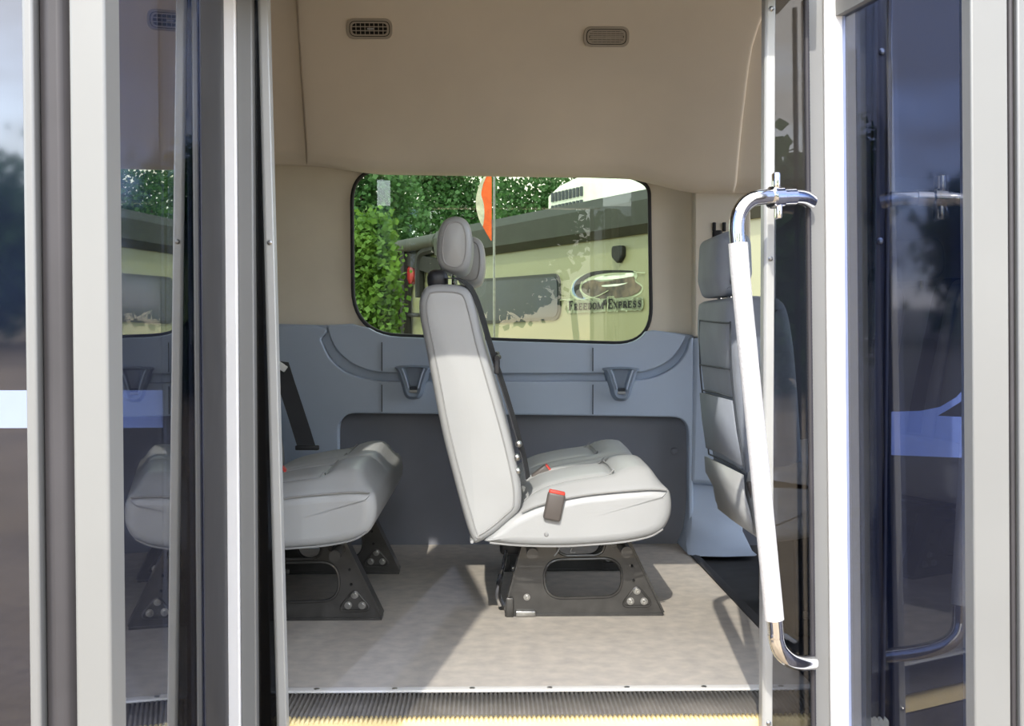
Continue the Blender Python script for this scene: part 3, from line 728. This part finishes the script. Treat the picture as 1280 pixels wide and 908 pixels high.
# ================================================================== FRONT PASSENGER SEAT
def front_seat():
    Yn, Yf = 2.60, 3.04
    Q = lambda x, y: P2(x, y, Yn)
    O = Vector((Q(960, 700).x, 2.82, -.012))
    t = thing('front_seat', 'grey front passenger seat behind the chrome grab rail at right', 'seat', O)
    bpx = [(912, 382), (916, 374), (930, 370), (960, 370), (985, 378), (996, 420), (1002, 480), (1006, 540), (1008, 600), (1000, 640), (960, 648), (942, 640), (934, 600), (926, 540), (917, 470), (911, 420)]
    bp = spline([Q(*p) for p in bpx], 4, closed=True)
    mb = MB(); endloft(mb, bp, Yn, Yf, ins=((.05, 0), (.03, .004), (.014, .014), (.004, .03), (0, .05)), nmid=6); bk = mb.build('backrest', 'front_vinyl', t, smooth=60)
    # moulded rear panel of the backrest: cross seams, map pocket
    rear = [Q(*p) for p in [(911.5, 395), (911.2, 425), (914.5, 455), (918.7, 485), (922, 512), (926.5, 545), (930, 575), (934, 604)]]
    def rearx(z):
        for a_, b_ in zip(rear, rear[1:]):
            if b_.y <= z <= a_.y: return a_.x + (b_.x - a_.x) * (z - a_.y) / (b_.y - a_.y)
        return rear[-1].x
    def on_rear(px, py, off=.002):
        # intersect the view ray with the rear face of the seat back
        lo = 2.5
        for Y in [2.55 + .002 * i for i in range(300)]:
            p = W(px, py, Y)
            if p.x >= rearx(p.z): return Vector((p.x - off, p.y, p.z))
        return W(px, py, 2.9)
    mb = MB()
    for pl in ([(877, 401), (895, 403), (913, 404)], [(876, 456), (895, 459), (914, 462)], [(879, 488), (895, 491), (917, 497)], [(880, 492), (896, 496), (917, 504)], [(887, 568), (905, 576), (934, 592)], [(876, 400), (876, 457), (881, 510), (887, 568)], [(914, 402), (915, 460), (921, 520), (933, 592)]):
        pts = spline([on_rear(*p) for p in pl], 6); mb.tube(pts, .0022, 6)
    mb.build('seam', 'seam', bk)
    mb = MB(); rings = []
    pk = [(878, 491), (895, 495), (918, 501)]; pb = [(886, 560), (905, 567), (931, 582)]
    mb.loft([[on_rear(*p, .004) for p in pk], [on_rear(*((Vector(a_) + Vector(b_)) / 2), .006) for a_, b_ in zip(pk, pb)], [on_rear(*p, .004) for p in pb]], caps=False, closed=False)
    o = mb.build('map_pocket', 'front_vinyl', bk, recalc=False); so_ = o.modifiers.new('thick', 'SOLIDIFY'); so_.thickness = .004
    # headrest
    hp = rounded([Q(*p) for p in [(908, 288), (930, 282), (952, 290), (954, 340), (945, 368), (912, 368), (905, 345)]], [.04, .05, .04, .05, .02, .02, .05], 5)
    mb = MB(); endloft(mb, hp, Yn + .08, Yf - .08, ins=((.03, 0), (.016, .004), (.006, .014), (0, .03)), nmid=3); hr = mb.build('headrest', 'front_vinyl', t, smooth=60)
    for yy in (Yn + .16, Yf - .16):
        c = Q(930, 366); mb = MB(); mb.tube([Vector((c.x, yy, c.y)), Vector((c.x, yy, c.y - .04))], .006, 10); mb.build('post', 'chrome', hr)
    # cushion with its skirt
    cpx = [(938, 592), (960, 585), (1010, 578), (1080, 570), (1150, 566), (1185, 574), (1192, 600), (1182, 634), (1130, 655), (1040, 668), (965, 678), (940, 660)]
    cp = spline([Q(*p) for p in cpx], 4, closed=True)
    mb = MB(); endloft(mb, cp, Yn - .03, Yf + .02, ins=((.04, 0), (.022, .004), (.008, .016), (0, .035)), nmid=4); mb.build('cushion', 'vinyl', t, smooth=60)
    # pale valance at the foot of the backrest and its bracket
    vp = [(886, 570), (905, 577), (934, 592), (944, 606), (942, 640), (930, 628), (903, 610), (884, 590)]
    mb = MB(); mb.loft([[on_rear(886, 571, .006), on_rear(906, 580, .008), on_rear(934, 594, .008)], [on_rear(890, 590, .012), on_rear(912, 601, .016), on_rear(938, 618, .012)], [on_rear(900, 612, .008), on_rear(918, 622, .010), on_rear(942, 640, .008)], [on_rear(902, 636, .004), on_rear(920, 650, .004), on_rear(946, 668, .004)]], caps=False, closed=False)
    o = mb.build('valance', 'vinyl', t, recalc=False); so_ = o.modifiers.new('thick', 'SOLIDIFY'); so_.thickness = .006
    c = Q(940, 615); mb = MB(); mb.box(Vector((c.x + .004, Yn + .004, c.y)), (.022, .02, .05), Matrix.Rotation(-.2, 3, 'Y'), bev=.004); mb.build('recline_bracket', 'buckle', t)
    # black pedestal down to the cab floor
    x0, x1 = Q(1000, 660).x, Q(1165, 660).x; zt_ = Q(1000, 668).y
    mb = MB(); mb.loft([[Vector((x0 + a_, y, z)) for a_, y, z in ((0, Yn + .03 + i, zz), (x1 - x0, Yn + .03 + i, zz), (x1 - x0, Yf - .03 - i, zz), (0, Yf - .03 - i, zz))] for zz, i in ((-.012, 0), (.05, .0), (zt_ + .03, .03))])
    pd = mb.build('pedestal', 'blackplastic', t, bev=.01)
    mb = MB(); mb.tube([Vector((x0 + .01, Yn + .0, .05)), Vector((x1, Yn + .0, .05))], .009, 10); mb.build('slide_rail', 'bolt', pd)
    return t
front_seat()
# belt anchor on the far door pillar
c = W(893, 292, YW - .03); t = thing('seat_belt_anchor', 'small black seat belt anchor on the beige pillar above the front seat', 'belt anchor', c)
mb = MB(); mb.box(c + Vector((.006, -.01, -.01)), (.035, .03, .04), bev=.008); mb.build('cover', 'blackplastic', t)
mb = MB()
for dx in (-.005, .028): mb = MB(); mb.box(c + Vector((dx, -.015, .02)), (.012, .02, .03), bev=.003); mb.build('prong', 'blackplastic', t)
mb = MB(); mb.tube([c + Vector((-.012, -.004, -.05)), c + Vector((-.012, -.03, -.05))], .014, 14); mb.build('knob', 'blackplastic', t)

# ================================================================== CUP HOLDERS AND AIR VENTS
def cup(px, py, label):
    Y0 = YW - .061; C0 = W(px, py, Y0)
    t = thing('cup_holder', label, 'cup holder', C0, 'moulded cup holders in the side trim')
    def lp(w0, w1, h, z0, Y):
        pts = [(-w0, z0), (w0, z0), (w0 * .98, z0 - h * .18), (w1 * 1.25, z0 - h * .62), (w1, z0 - h * .86), (w1 * .5, z0 - h), (-w1 * .5, z0 - h), (-w1, z0 - h * .86), (-w1 * 1.25, z0 - h * .62), (-w0 * .98, z0 - h * .18)]
        return [Vector((C0.x + p.x, Y, C0.z + p.y)) for p in spline([Vector(p) for p in pts], 4, closed=True)]
    # cup-shaped shell: wide mouth above, narrowing below
    mb = MB()
    mb.loft([lp(.054, .032, .110, .0, Y0 + .03), lp(.053, .030, .108, -.001, Y0 - .006), lp(.049, .026, .102, -.003, Y0 - .022), lp(.042, .022, .094, -.005, Y0 - .029), lp(.031, .016, .084, -.006, Y0 - .027), lp(.025, .012, .078, -.007, Y0 - .020), lp(.022, .010, .076, -.008, Y0 - .006)])
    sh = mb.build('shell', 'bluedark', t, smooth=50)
    mb = MB()
    for s_ in (-1, 1): mb.tube([Vector((C0.x + s_ * x, Y0 - .0285, C0.z - z)) for x, z in ((.036, .008), (.029, .026), (.021, .052), (.016, .072))], .003, 8)
    mb.build('rib', 'blue', sh)
    mb = MB(); mb.box(Vector((C0.x, Y0 - .024, C0.z - .083)), (.026, .012, .009), bev=.003); mb.build('lower_lip', 'vinyl', sh)
    mb = MB(); mb.box(Vector((C0.x, Y0 - .016, C0.z - .074)), (.024, .012, .012), bev=.003); mb.build('catch', 'seam', sh)
    return t
cup(517, 457.5, 'moulded blue-grey cup holder in the wall trim left of the middle bench backrest')
cup(776, 459.5, 'moulded blue-grey cup holder in the wall trim right of the middle bench backrest')

def hl_at(px, py):
    best = None
    for i in range(9 * 2, len(pf) - 6):
        for f_ in [j / 20 for j in range(20)]:
            Y = pf[i].x + (pf[i + 1].x - pf[i].x) * f_; p = W(px, py, Y)
            a_ = hl_point(p.x, i); b_ = hl_point(p.x, i + 1); z = a_.z + (b_.z - a_.z) * f_
            e = abs(z - p.z)
            if best is None or e < best[0]: best = (e, p, (b_ - a_).normalized())
    return best[1], best[2]
def vent(px, py, label, closed):
    c, tz = hl_at(px, py)
    ex = Vector((1, 0, 0)); ez = Vector((0, tz.y, tz.z)).normalized(); ey = ez.cross(ex)    # ey points away from the viewer or to it
    if ey.y > 0: ey = -ey
    t = thing('air_vent', label, 'air vent', c, 'small headliner air vents')
    A = lambda u, v, w: c + ex * u + ez * v + ey * w
    def stadium(w, h, r): return rounded([Vector(p) for p in ((-w, -h), (w, -h), (w, h), (-w, h))], r, 8)
    o = stadium(.072, .031, .026); i1 = stadium(.063, .0235, .020); i2 = stadium(.058, .0195, .017); i3 = stadium(.0605, .0215, .018)
    plate('bezel', o, [i1], A, .004, 'vent', t, bev=.0015)
    plate('cavity', i1, [], lambda u, v, w: A(u, v, w + .0004), .0006, 'black', t)
    fr = plate('inner_frame', i3, [stadium(.0545, .0165, .014)], lambda u, v, w: A(u, v, w + .001), .004, 'vent', t)
    R = Matrix((ex, ey, ez)).transposed()
    for v in (-.0058, .0062):
        mb = MB(); mb.box(A(0, v, .0042), (.112, .002, .0030 if not closed else .0052), R); mb.build('slat', 'vent', t)
    if closed:
        for v in (-.0125, .0, .0128):
            mb = MB(); mb.box(A(0, v, .0025), (.104, .001, .0052), R); mb.build('slat', 'vent', t)
    for k_ in range(7):
        u = -.042 + .014 * k_; mb = MB(); mb.box(A(u, 0, .0030), (.0020 if not closed else .001, .002, .034), R); mb.build('vane', 'vent', t)
    mb = MB(); mb.box(A(.003, 0, .006), (.020, .006, .0056), R, bev=.0015); mb.build('thumb_tab', 'vinyl' if not closed else 'vent', t)
vent(462, 36, 'oval air vent with dark open grille in the beige headliner at left', False)
vent(758, 46, 'oval air vent with pale closed slats in the beige headliner at right', True)

# ================================================================== OUTSIDE: ground, trailer, reflection stand-in, trees
GZ = -.66
tb = MB(); tb.add([(-120, -120, GZ), (120, -120, GZ), (120, 160, GZ), (-120, 160, GZ)], [(0, 1, 2, 3)]); struct(tb.build('ground', 'sand'))
M['gelcoat'] = mat('beige_trailer_side', (138, 139, 108), 0.4, var=0.03, vscale=.6)
M['awning'] = mat('dark_awning_cover', (48, 53, 48), 0.6, var=0.1, vscale=3)
M['acwhite'] = mat('white_roof_unit', (222, 228, 214), 0.5, var=0.04)
M['trwin'] = mat('dark_trailer_glass', (22, 32, 54), 0.3, spec=0.4, var=0.2, vscale=2)
M['inkdark'] = mat('dark_lettering', (10, 12, 10), 0.6, var=0.1)
M['inkwhite'] = mat('white_outline', (176, 186, 158), 0.5, var=0.03)
M['inkblue'] = mat('blue_crescent', (52, 84, 140), 0.45, rgb2=(150, 176, 200), vscale=5)
M['inkrock'] = mat('grey_brown_rock_print', (122, 106, 90), 0.5, rgb2=(40, 40, 38), vscale=7, det=9)
M['inksky'] = mat('pale_sky_print', (206, 220, 204), 0.5, rgb2=(236, 242, 232), vscale=4)
M['taillight'] = mat('red_tail_light', (150, 40, 40), 0.25, var=0.1)
LA, RA = Vector((W(512, 400, 22).x, 22)), Vector((W(812, 400, 14.5).x, 14.5))
td = (RA - LA).normalized(); tn_ = Vector((td.y, -td.x))
if tn_.dot(-LA) < 0: tn_ = -tn_
def TP(px, py):
    d = ray(px, py); d2 = Vector((d.x, d.y)); s_ = (LA.dot(tn_)) / d2.dot(tn_); p = CAM + d * s_
    return (Vector((p.x, p.y)) - LA).dot(td), p.z
def T3(u, v, w): return Vector((LA.x + td.x * u + tn_.x * w, LA.y + td.y * u + tn_.y * w, v))
ztop_ = TP(812, 243)[1]
tr = thing('travel_trailer', 'beige travel trailer with dark awning roll and oval landscape emblem outside the window', 'trailer', T3(5, GZ, -1.2))
Ltr = 11.5
mb = MB(); sec = rounded([Vector(p) for p in ((0, GZ + .55), (0, ztop_), (-2.4, ztop_), (-2.4, GZ + .55))], [.02, .12, .12, .02], 5)
mb.loft([[T3(u, p.y, p.x) for p in sec] for u in (0, Ltr)]); body = mb.build('body', 'gelcoat', tr)
for u0 in (4.2, 5.1):
    mb = MB(); c0 = T3(u0, GZ + .38, -.25); mb.tube([c0, T3(u0, GZ + .38, -.05)], .38, 24); mb.tube([T3(u0, GZ + .38, -.06), T3(u0, GZ + .38, -.03)], .2, 18); mb.build('wheel', 'rubber', tr)
# awning roll: a thick dark cover along the roof edge
za = ztop_; mb = MB(); u0, u1 = TP(556, 300)[0], Ltr
def aw(u):
    h = .50; return [T3(u, za + .06, -.02), T3(u, za + .04, .16), T3(u, za - .1, .24), T3(u, za - h * .8, .20), T3(u, za - h, .06), T3(u, za - h, 0)]
mb.loft([aw(u0), aw(u1)]); awn = mb.build('awning', 'awning', tr)
ae = TP(500, 297)
mb = MB(); mb.tube([T3(TP(496, 300)[0], za - .12, .14), T3(u0, za - .12, .12)], .13, 12); mb.build('awning_roller', 'awning', awn)
for px in (505, 514.5):
    u, _ = TP(px, 360); mb = MB(); mb.loft([[T3(u - .10, z, .05), T3(u + .10, z, .05), T3(u + .10, z, .20), T3(u - .10, z, .20)] for z in (GZ + .35, za - .1)]); mb.build('awning_arm', 'black', tr)
mb = MB(); mb.tube(spline([T3(TP(531, 372)[0], TP(531, 372)[1], .1), T3(TP(531, 330)[0], TP(531, 330)[1], .1), T3(TP(536, 316)[0], TP(536, 316)[1], .1), T3(TP(552, 311)[0], TP(552, 311)[1], .1)], 6), .09, 8); mb.build('grab_bar', 'black', tr)
mb = MB(); a_, b_ = TP(508, 322), TP(560, 336); mb.loft([[T3(a_[0], a_[1] + d_, .08) for d_ in (.12, -.12)] + [T3(a_[0], a_[1] + d_, .14) for d_ in (-.12, .12)], [T3(b_[0], b_[1] + d_, .08) for d_ in (.16, -.16)] + [T3(b_[0], b_[1] + d_, .14) for d_ in (-.16, .16)]]); mb.build('rack_bar', 'black', tr)
mb = MB(); a_ = TP(500, 394); b_ = TP(560, 394); mb.tube([T3(a_[0], a_[1], .1), T3(b_[0], b_[1], .1)], .04, 8); mb.build('rack_bar', 'black', tr)
a_ = TP(518, 343); mb = MB(); mb.tube([T3(a_[0], a_[1], .0), T3(a_[0], a_[1], .1), T3(a_[0], a_[1], .13)], .1, 14, rs=[.20, .19, .1]); mb.build('tail_light', 'taillight', tr)
# roof air conditioner
a_, b_ = TP(663, 262), TP(764, 246); um = TP(700, 240)[0]
mb = MB(); zb = ztop_ - .02
def ac(u, hgt, w): return [T3(u, zb, -.5), T3(u, zb + hgt * .8, -.5), T3(u, zb + hgt, -.62), T3(u, zb + hgt, -1.2), T3(u, zb, -1.3)]
ua, ub = TP(664, 250)[0] - .35, TP(765, 245)[0] + .25
mb.loft([ac(ua, .50, 0), ac(ua + .15, .56, 0), ac((ua * 2 + ub) / 3, .66, 0), ac((ua + ub) / 2, .64, 0), ac(ub - .5, .40, 0), ac(ub, .10, 0)]); acu = mb.build('roof_air_conditioner', 'acwhite', tr, smooth=50)
for k_ in range(9):
    u = ua + .16 + k_ * (ub - ua) * .038
    for v0 in (.10, .30):
        mb = MB(); mb.box(T3(u, zb + v0 + .07, -.495), (.055, .05, .14), Matrix.Rotation(math.atan2(td.y, td.x), 3, 'Z')); mb.build('louver_slot', 'seam', acu)
# trailer window
wq = [TP(*p) for p in ((597, 353), (699, 346), (700, 396), (597, 402))]
wp = rounded([Vector(p) for p in wq], .14, 6)
to = lambda off: (lambda u, v, w: T3(u, v, off + w))
wf = plate('window_frame', inset2(wp, -.05), [], to(.0), .03, 'blackplastic', tr)
plate('window_glass', wp, [], to(.031), .01, 'trwin', wf)
mb = MB(); a_, b_ = TP(697, 347), TP(697, 400); 
# small dark lamp
lq = [TP(*p) for p in ((770, 308), (783, 307), (783, 320), (777, 330), (770, 322))]
plate('porch_lamp', rounded([Vector(p) for p in lq], .05, 5), [], to(0), .08, 'inkdark', tr, bev=.02)
# emblem: blue crescent, oval with rocks, outline strokes
em = thing  # (emblem pieces are parts of the trailer)
tp = lambda pts: [Vector(TP(*p)) for p in pts]
E = lambda nm, pts, off, m, par: plate(nm, spline(tp(pts), 4, closed=True), [], to(off), .003, m, par, bev=0)
emb = E('emblem', [(714, 362), (717, 352), (728, 344), (745, 339.5), (768, 338), (793, 338.5), (797, 345), (795, 351), (802, 356), (804, 362), (799, 369), (785, 373), (762, 375.5), (740, 376), (722, 375), (715, 369)], .002, 'inkwhite', tr)
E('emblem_crescent', [(715.5, 362), (719, 352), (730, 345), (736, 343.5), (728, 351), (724.5, 361), (728, 370), (736, 374.5), (726, 373.5), (718, 369)], .006, 'inkblue', emb)
E('emblem_sweep', [(730, 373), (725, 362), (728, 353), (741, 345), (765, 341), (793, 340.6), (793, 338.6), (765, 337.8), (741, 340), (726, 347), (718.5, 357), (721, 369)], .010, 'inkdark', emb)
E('emblem_sky', [(744, 348.5), (752, 345.5), (770, 342.8), (791, 341.4), (792, 345.5), (778, 348), (760, 350), (748, 350)], .012, 'inksky', emb)
E('emblem_rock', [(728, 360), (732, 353.5), (742, 350), (752, 352), (765, 351), (780, 348), (793, 346), (795, 352), (801, 357), (803, 360), (798, 366), (786, 371), (765, 373), (745, 373), (733, 369)], .015, 'inkrock', emb)
E('emblem_ridge', [(754, 357), (768, 355.5), (780, 354.5), (786, 353.5), (780, 356), (770, 358), (757, 358.6)], .019, 'inksky', emb)
mb = MB()
for pl in ([(729, 352), (727, 361), (731, 367), (740, 371.5), (752, 374.5)], [(733, 374), (742, 372.5), (752, 369), (762, 363.5)], [(702, 375.5), (708, 375), (718, 376)], [(794, 339.5), (801, 341), (808, 341.5)], [(757, 344.5), (767, 343), (783, 342)]):
    q = spline(tp(pl), 5); rr = .007
    mb.tube([T3(p.x, p.y, .024) for p in q], rr, 6)
mb.build('emblem_outline', 'inkwhite', emb)
mb = MB(); a_ = tp([(723, 375.3), (731, 375.8), (740, 374.6), (748, 375.6), (740, 376.3), (724, 376)])
plate('emblem_flourish', a_, [], to(.006), .003, 'inkdark', emb)
# lettering in a small-capital serif face: strokes in a unit cell (x 0-1, y 0-1), thick stems and thin arms
TK, TH = .30, .13
def glyph(ch):
    S = []  # (kind, pts, width)
    def stem(x): S.append(([(x, 0), (x, 1)], TK)); S.append(([(x - .22, .03), (x + .22, .03)], .07)); S.append(([(x - .22, .97), (x + .22, .97)], .07))
    def arc(cx, cy, rx, ry, a0, a1, w, n=12): S.append(([(cx + rx * math.cos(math.radians(a0 + (a1 - a0) * k / n)), cy + ry * math.sin(math.radians(a0 + (a1 - a0) * k / n))) for k in range(n + 1)], w))
    if ch in 'FE':
        stem(.26); S.append(([(.2, .96), (.92, .96)], TH)); S.append(([(.88, 1), (.88, .72)], .09)); S.append(([(.3, .52), (.7, .52)], TH)); S.append(([(.68, .66), (.68, .38)], .08))
        if ch == 'E': S.append(([(.2, .04), (.94, .04)], TH)); S.append(([(.9, .0), (.9, .3)], .09))
    elif ch in 'RP':
        stem(.26); S.append(([(.3, .95), (.55, .95)], TH)); S.append(([(.3, .47), (.55, .47)], TH)); arc(.55, .71, .24, .24, -90, 90, .2)
        if ch == 'R': S.append(([(.5, .47), (.86, .03)], TK)); S.append(([(.72, .03), (1.02, .03)], .07))
    elif ch == 'D':
        stem(.26); S.append(([(.3, .95), (.45, .95)], TH)); S.append(([(.3, .05), (.45, .05)], TH)); arc(.45, .5, .40, .45, -90, 90, .24, 16)
    elif ch == 'O':
        arc(.5, .5, .38, .46, 130, 230, .26); arc(.5, .5, .38, .46, -50, 50, .26); arc(.5, .5, .38, .46, 50, 130, .12); arc(.5, .5, .38, .46, 230, 310, .12)
    elif ch == 'M':
        S.append(([(.12, 0), (.12, 1)], .10)); S.append(([(.16, .98), (.5, .05)], .22)); S.append(([(.5, .05), (.86, .98)], .10)); S.append(([(.88, 0), (.88, 1)], .24))
        for x in (.1, .9): S.append(([(x - .17, .03), (x + .17, .03)], .07))
    elif ch == 'X':
        S.append(([(.14, .98), (.84, .02)], .26)); S.append(([(.84, .98), (.14, .02)], .10))
        for x in (.16, .82):
            for y in (.03, .97): S.append(([(x - .17, y), (x + .17, y)], .07))
    elif ch == 'S':
        arc(.5, .73, .27, .23, 20, 180, .13); S.append(([(.22, .74), (.40, .56), (.62, .45), (.80, .28)], .24)); arc(.5, .27, .30, .24, 0, -165, .13)
        S.append(([(.77, .98), (.77, .74)], .07)); S.append(([(.19, .02), (.19, .28)], .07))
    return S
def lettering(word, p_l, p_r, cap_h, small_h, off, name, par, grow=0.0, m='inkdark'):
    """word set between two pixels on its base line; first letter is the tall capital"""
    a_, b_ = Vector(TP(*p_l)), Vector(TP(*p_r)); Lw = (b_ - a_).length; dr = (b_ - a_).normalized(); nr = Vector((0, 1))
    wts = [1.25] + [1.35 if c_ == 'M' else 1.0 for c_ in word[1:]]; tot = sum(wts); x = 0
    mb = MB()
    for i, c_ in enumerate(word):
        w = Lw * wts[i] / tot; h = cap_h if i == 0 else small_h
        gw = w * .93
        for pts, sw_ in glyph(c_):
            q = [a_ + dr * (x + px_ * gw) + nr * (py_ * h) for px_, py_ in pts]; hw = sw_ * w * .5 + grow
            for s0_, s1_ in zip(q, q[1:]):
                e = s1_ - s0_; n_ = Vector((-e.y, e.x)).normalized() * hw; ex_ = e.normalized() * (grow if grow else 0)
                c4 = [s0_ - ex_ + n_, s0_ - ex_ - n_, s1_ + ex_ - n_, s1_ + ex_ + n_]
                mb.add([T3(p.x, p.y, off) for p in c4], [(0, 1, 2, 3)])
        x += w
    return mb.build(name, m, par)
hc = TP(712, 377)[1] - TP(712, 388.5)[1]; hs = TP(740, 379)[1] - TP(740, 387)[1]
for grow, off, m, nm in ((.035, .024, 'inkwhite', 'lettering_outline'), (0, .030, 'inkdark', 'lettering')):
    lettering('FREEDOM', (712.5, 388.3), (757, 386.2), hc, hs, off, nm, tr, grow, m)
    lettering('EXPRESS', (762, 386.0), (805, 383.8), hc * .95, hs * .95, off, nm, tr, grow, m)
a_ = Vector(TP(758.5, 378.5)); plate('lettering_mark', [a_ + Vector(p) for p in ((-.05, -.04), (.05, -.02), (.045, .05), (-.04, .03))], [], to(.030), .002, 'inkdark', tr)

# orange and white shape on an added pole, standing in for a window reflection
M['orange'] = mat('orange_reflection_tone', (244, 104, 44), 0.6, var=0.10, vscale=30)
M['reflection_pale'] = mat('pale_reflection_tone', (206, 206, 186), 0.6, var=0.12, vscale=40)
Ys = 5.9
sg = thing('reflection_shape', 'orange and white half-oval on an added pole, standing in for a window reflection', 'reflection', Vector((W(614.5, 258, Ys).x, Ys, GZ)))
q = spline([Vector(p) for p in [(613.5, 214), (605, 222), (599, 233), (595.5, 248), (596, 262), (600, 276), (606, 288), (613.5, 301)]], 4) + [Vector((614.5, 301)), Vector((614.5, 214))]
plate('orange_shape', px2([(p.x, p.y) for p in q], Ys), [], onY(Ys), .008, 'orange', sg)
q = spline([Vector(p) for p in [(609, 217.5), (604, 222), (598.5, 233), (595, 248), (595.5, 262), (599, 275), (603, 283)]], 4) + spline([Vector(p) for p in [(604, 282), (605.5, 268), (604.5, 254), (601.5, 243), (604, 230)]], 4)
plate('pale_edge', px2([(p.x, p.y) for p in q], Ys - .008), [], onY(Ys - .008), .003, 'reflection_pale', sg)
mb = MB(); mb.tube([Vector((W(614.8, 258, Ys).x + .012, Ys - .004, z)) for z in (GZ, W(614, 210, Ys).z)], .006, 10); mb.build('pole', 'bolt', sg)  # pole added only to carry the reflection shape

# ---- trees
def leafmat(name, rgb, rgb2):
    m = mat(name, rgb, 0.6, rgb2=rgb2, vscale=2.5); t = m.node_tree; b = t.nodes['Principled BSDF']
    tl = t.nodes.new('ShaderNodeBsdfTranslucent'); tl.inputs['Color'].default_value = lin(rgb); mx_ = t.nodes.new('ShaderNodeMixShader'); mx_.inputs[0].default_value = .35
    o = t.nodes['Material Output']; t.links.new(b.outputs[0], mx_.inputs[1]); t.links.new(tl.outputs[0], mx_.inputs[2]); t.links.new(mx_.outputs[0], o.inputs[0]); return m
M['leaf_bright'] = leafmat('bright_green_leaves', (112, 150, 60), (54, 92, 36))
M['leaf_dark'] = leafmat('dark_green_leaves', (78, 122, 66), (44, 78, 42))
M['bark'] = mat('tree_bark', (84, 70, 56), 0.9, var=0.3, vscale=6)
def tree(label, base, hgt, rx, rz, n, ls, lm, seed, zc=None, name='leafy_tree', group='trees beyond the trailer', K=60, sp=.22):
    rnd = random.Random(seed); base = Vector(base)
    t = thing(name, label, 'tree', base, group)
    zc = zc if zc is not None else hgt - rz
    cs = []
    for k in range(K):
        while True:
            v = Vector((rnd.uniform(-1, 1), rnd.uniform(-1, 1), rnd.uniform(-1, 1)))
            if .25 < v.length < 1: break
        cs.append(Vector((v.x * rx, v.y * rx, zc + v.z * rz)))
    vs, fs = [], []
    for k in range(n):
        c_ = cs[rnd.randrange(K)]; s_ = min(rx, rz) * sp
        p = c_ + Vector((rnd.gauss(0, s_), rnd.gauss(0, s_), rnd.gauss(0, s_ * .8)))
        d1 = Vector((rnd.gauss(0, 1), rnd.gauss(0, 1), rnd.gauss(0, .6))).normalized(); d2 = d1.orthogonal().normalized()
        d2 = (d2 * math.cos(rnd.uniform(0, PI)) + d1.cross(d2) * math.sin(rnd.uniform(0, PI))).normalized()
        L_ = ls * rnd.uniform(.6, 1.3); w_ = L_ * .45; p += base
        o = len(vs); vs += [p, p + d1 * L_ * .5 + d2 * w_, p + d1 * L_, p + d1 * L_ * .5 - d2 * w_]; fs.append((o, o + 1, o + 2, o + 3))
    mb = MB(); mb.v = vs; mb.f = fs; mb.build('crown', lm, t, recalc=False)
    mb = MB(); top = base + Vector((0, 0, zc))
    mb.tube([base, base + Vector((.02 * hgt, 0, zc * .5)), top], .1, 10, rs=[.035 * hgt, .026 * hgt, .012 * hgt])
    for k in range(7):
        e = base + cs[k]; s_ = base + Vector((0, 0, zc * rnd.uniform(.5, .9))); mb.tube([s_, (s_ + e) / 2 + Vector((0, 0, .03 * hgt)), e], .1, 6, rs=[.013 * hgt, .008 * hgt, .004 * hgt])
    mb.build('trunk', 'bark', t)
    return t
def gp(px, Y): p = W(px, 400, Y); return (p.x, Y, GZ)
tree('bright green bushy tree at the left side of the window view', gp(459, 16.5), 3.1, .28, 1.5, 22000, .10, 'leaf_bright', 1, name='bushy_tree', K=110, sp=.5)
tree('bright green bush low down in front of the taller bushy tree', gp(450, 12.2), 1.25, .22, .7, 5000, .07, 'leaf_bright', 5, name='bushy_tree', K=50, sp=.4)
tree('tall dark tree behind the bright green bushy tree', gp(455, 32), 7.2, 1.5, 2.9, 13000, .16, 'leaf_dark', 2, K=110)
tree('tall dark tree behind the orange and white reflection shape', gp(562, 40), 8.4, 1.9, 3.2, 13000, .17, 'leaf_dark', 3, K=110)
tree('tall dark tree right behind the roof air conditioner', gp(660, 49), 9.6, 2.0, 2.6, 7000, .19, 'leaf_dark', 4, K=110)
tree('dark tree reaching over the trailer roof at right', gp(780, 35), 8.0, 1.6, 1.9, 8000, .17, 'leaf_dark', 6, K=110)
tree('dark tree seen past the front seat through the cab', gp(985, 27), 6.3, 2.0, 3, 6000, .2, 'leaf_dark', 8)
for k_, (x, y) in enumerate(((-20, -22), (-13, -31), (-6.5, -22), (0, -31), (6.5, -22), (13, -31))):
    tree('dark tree behind the viewer, mirrored in the glossy van side', (x, y, GZ), 5.6 + (2.0 if y < -25 else 0), 2.7, 2.7, 7000, .36, 'leaf_dark', 20 + k_, group='trees mirrored in the van side')
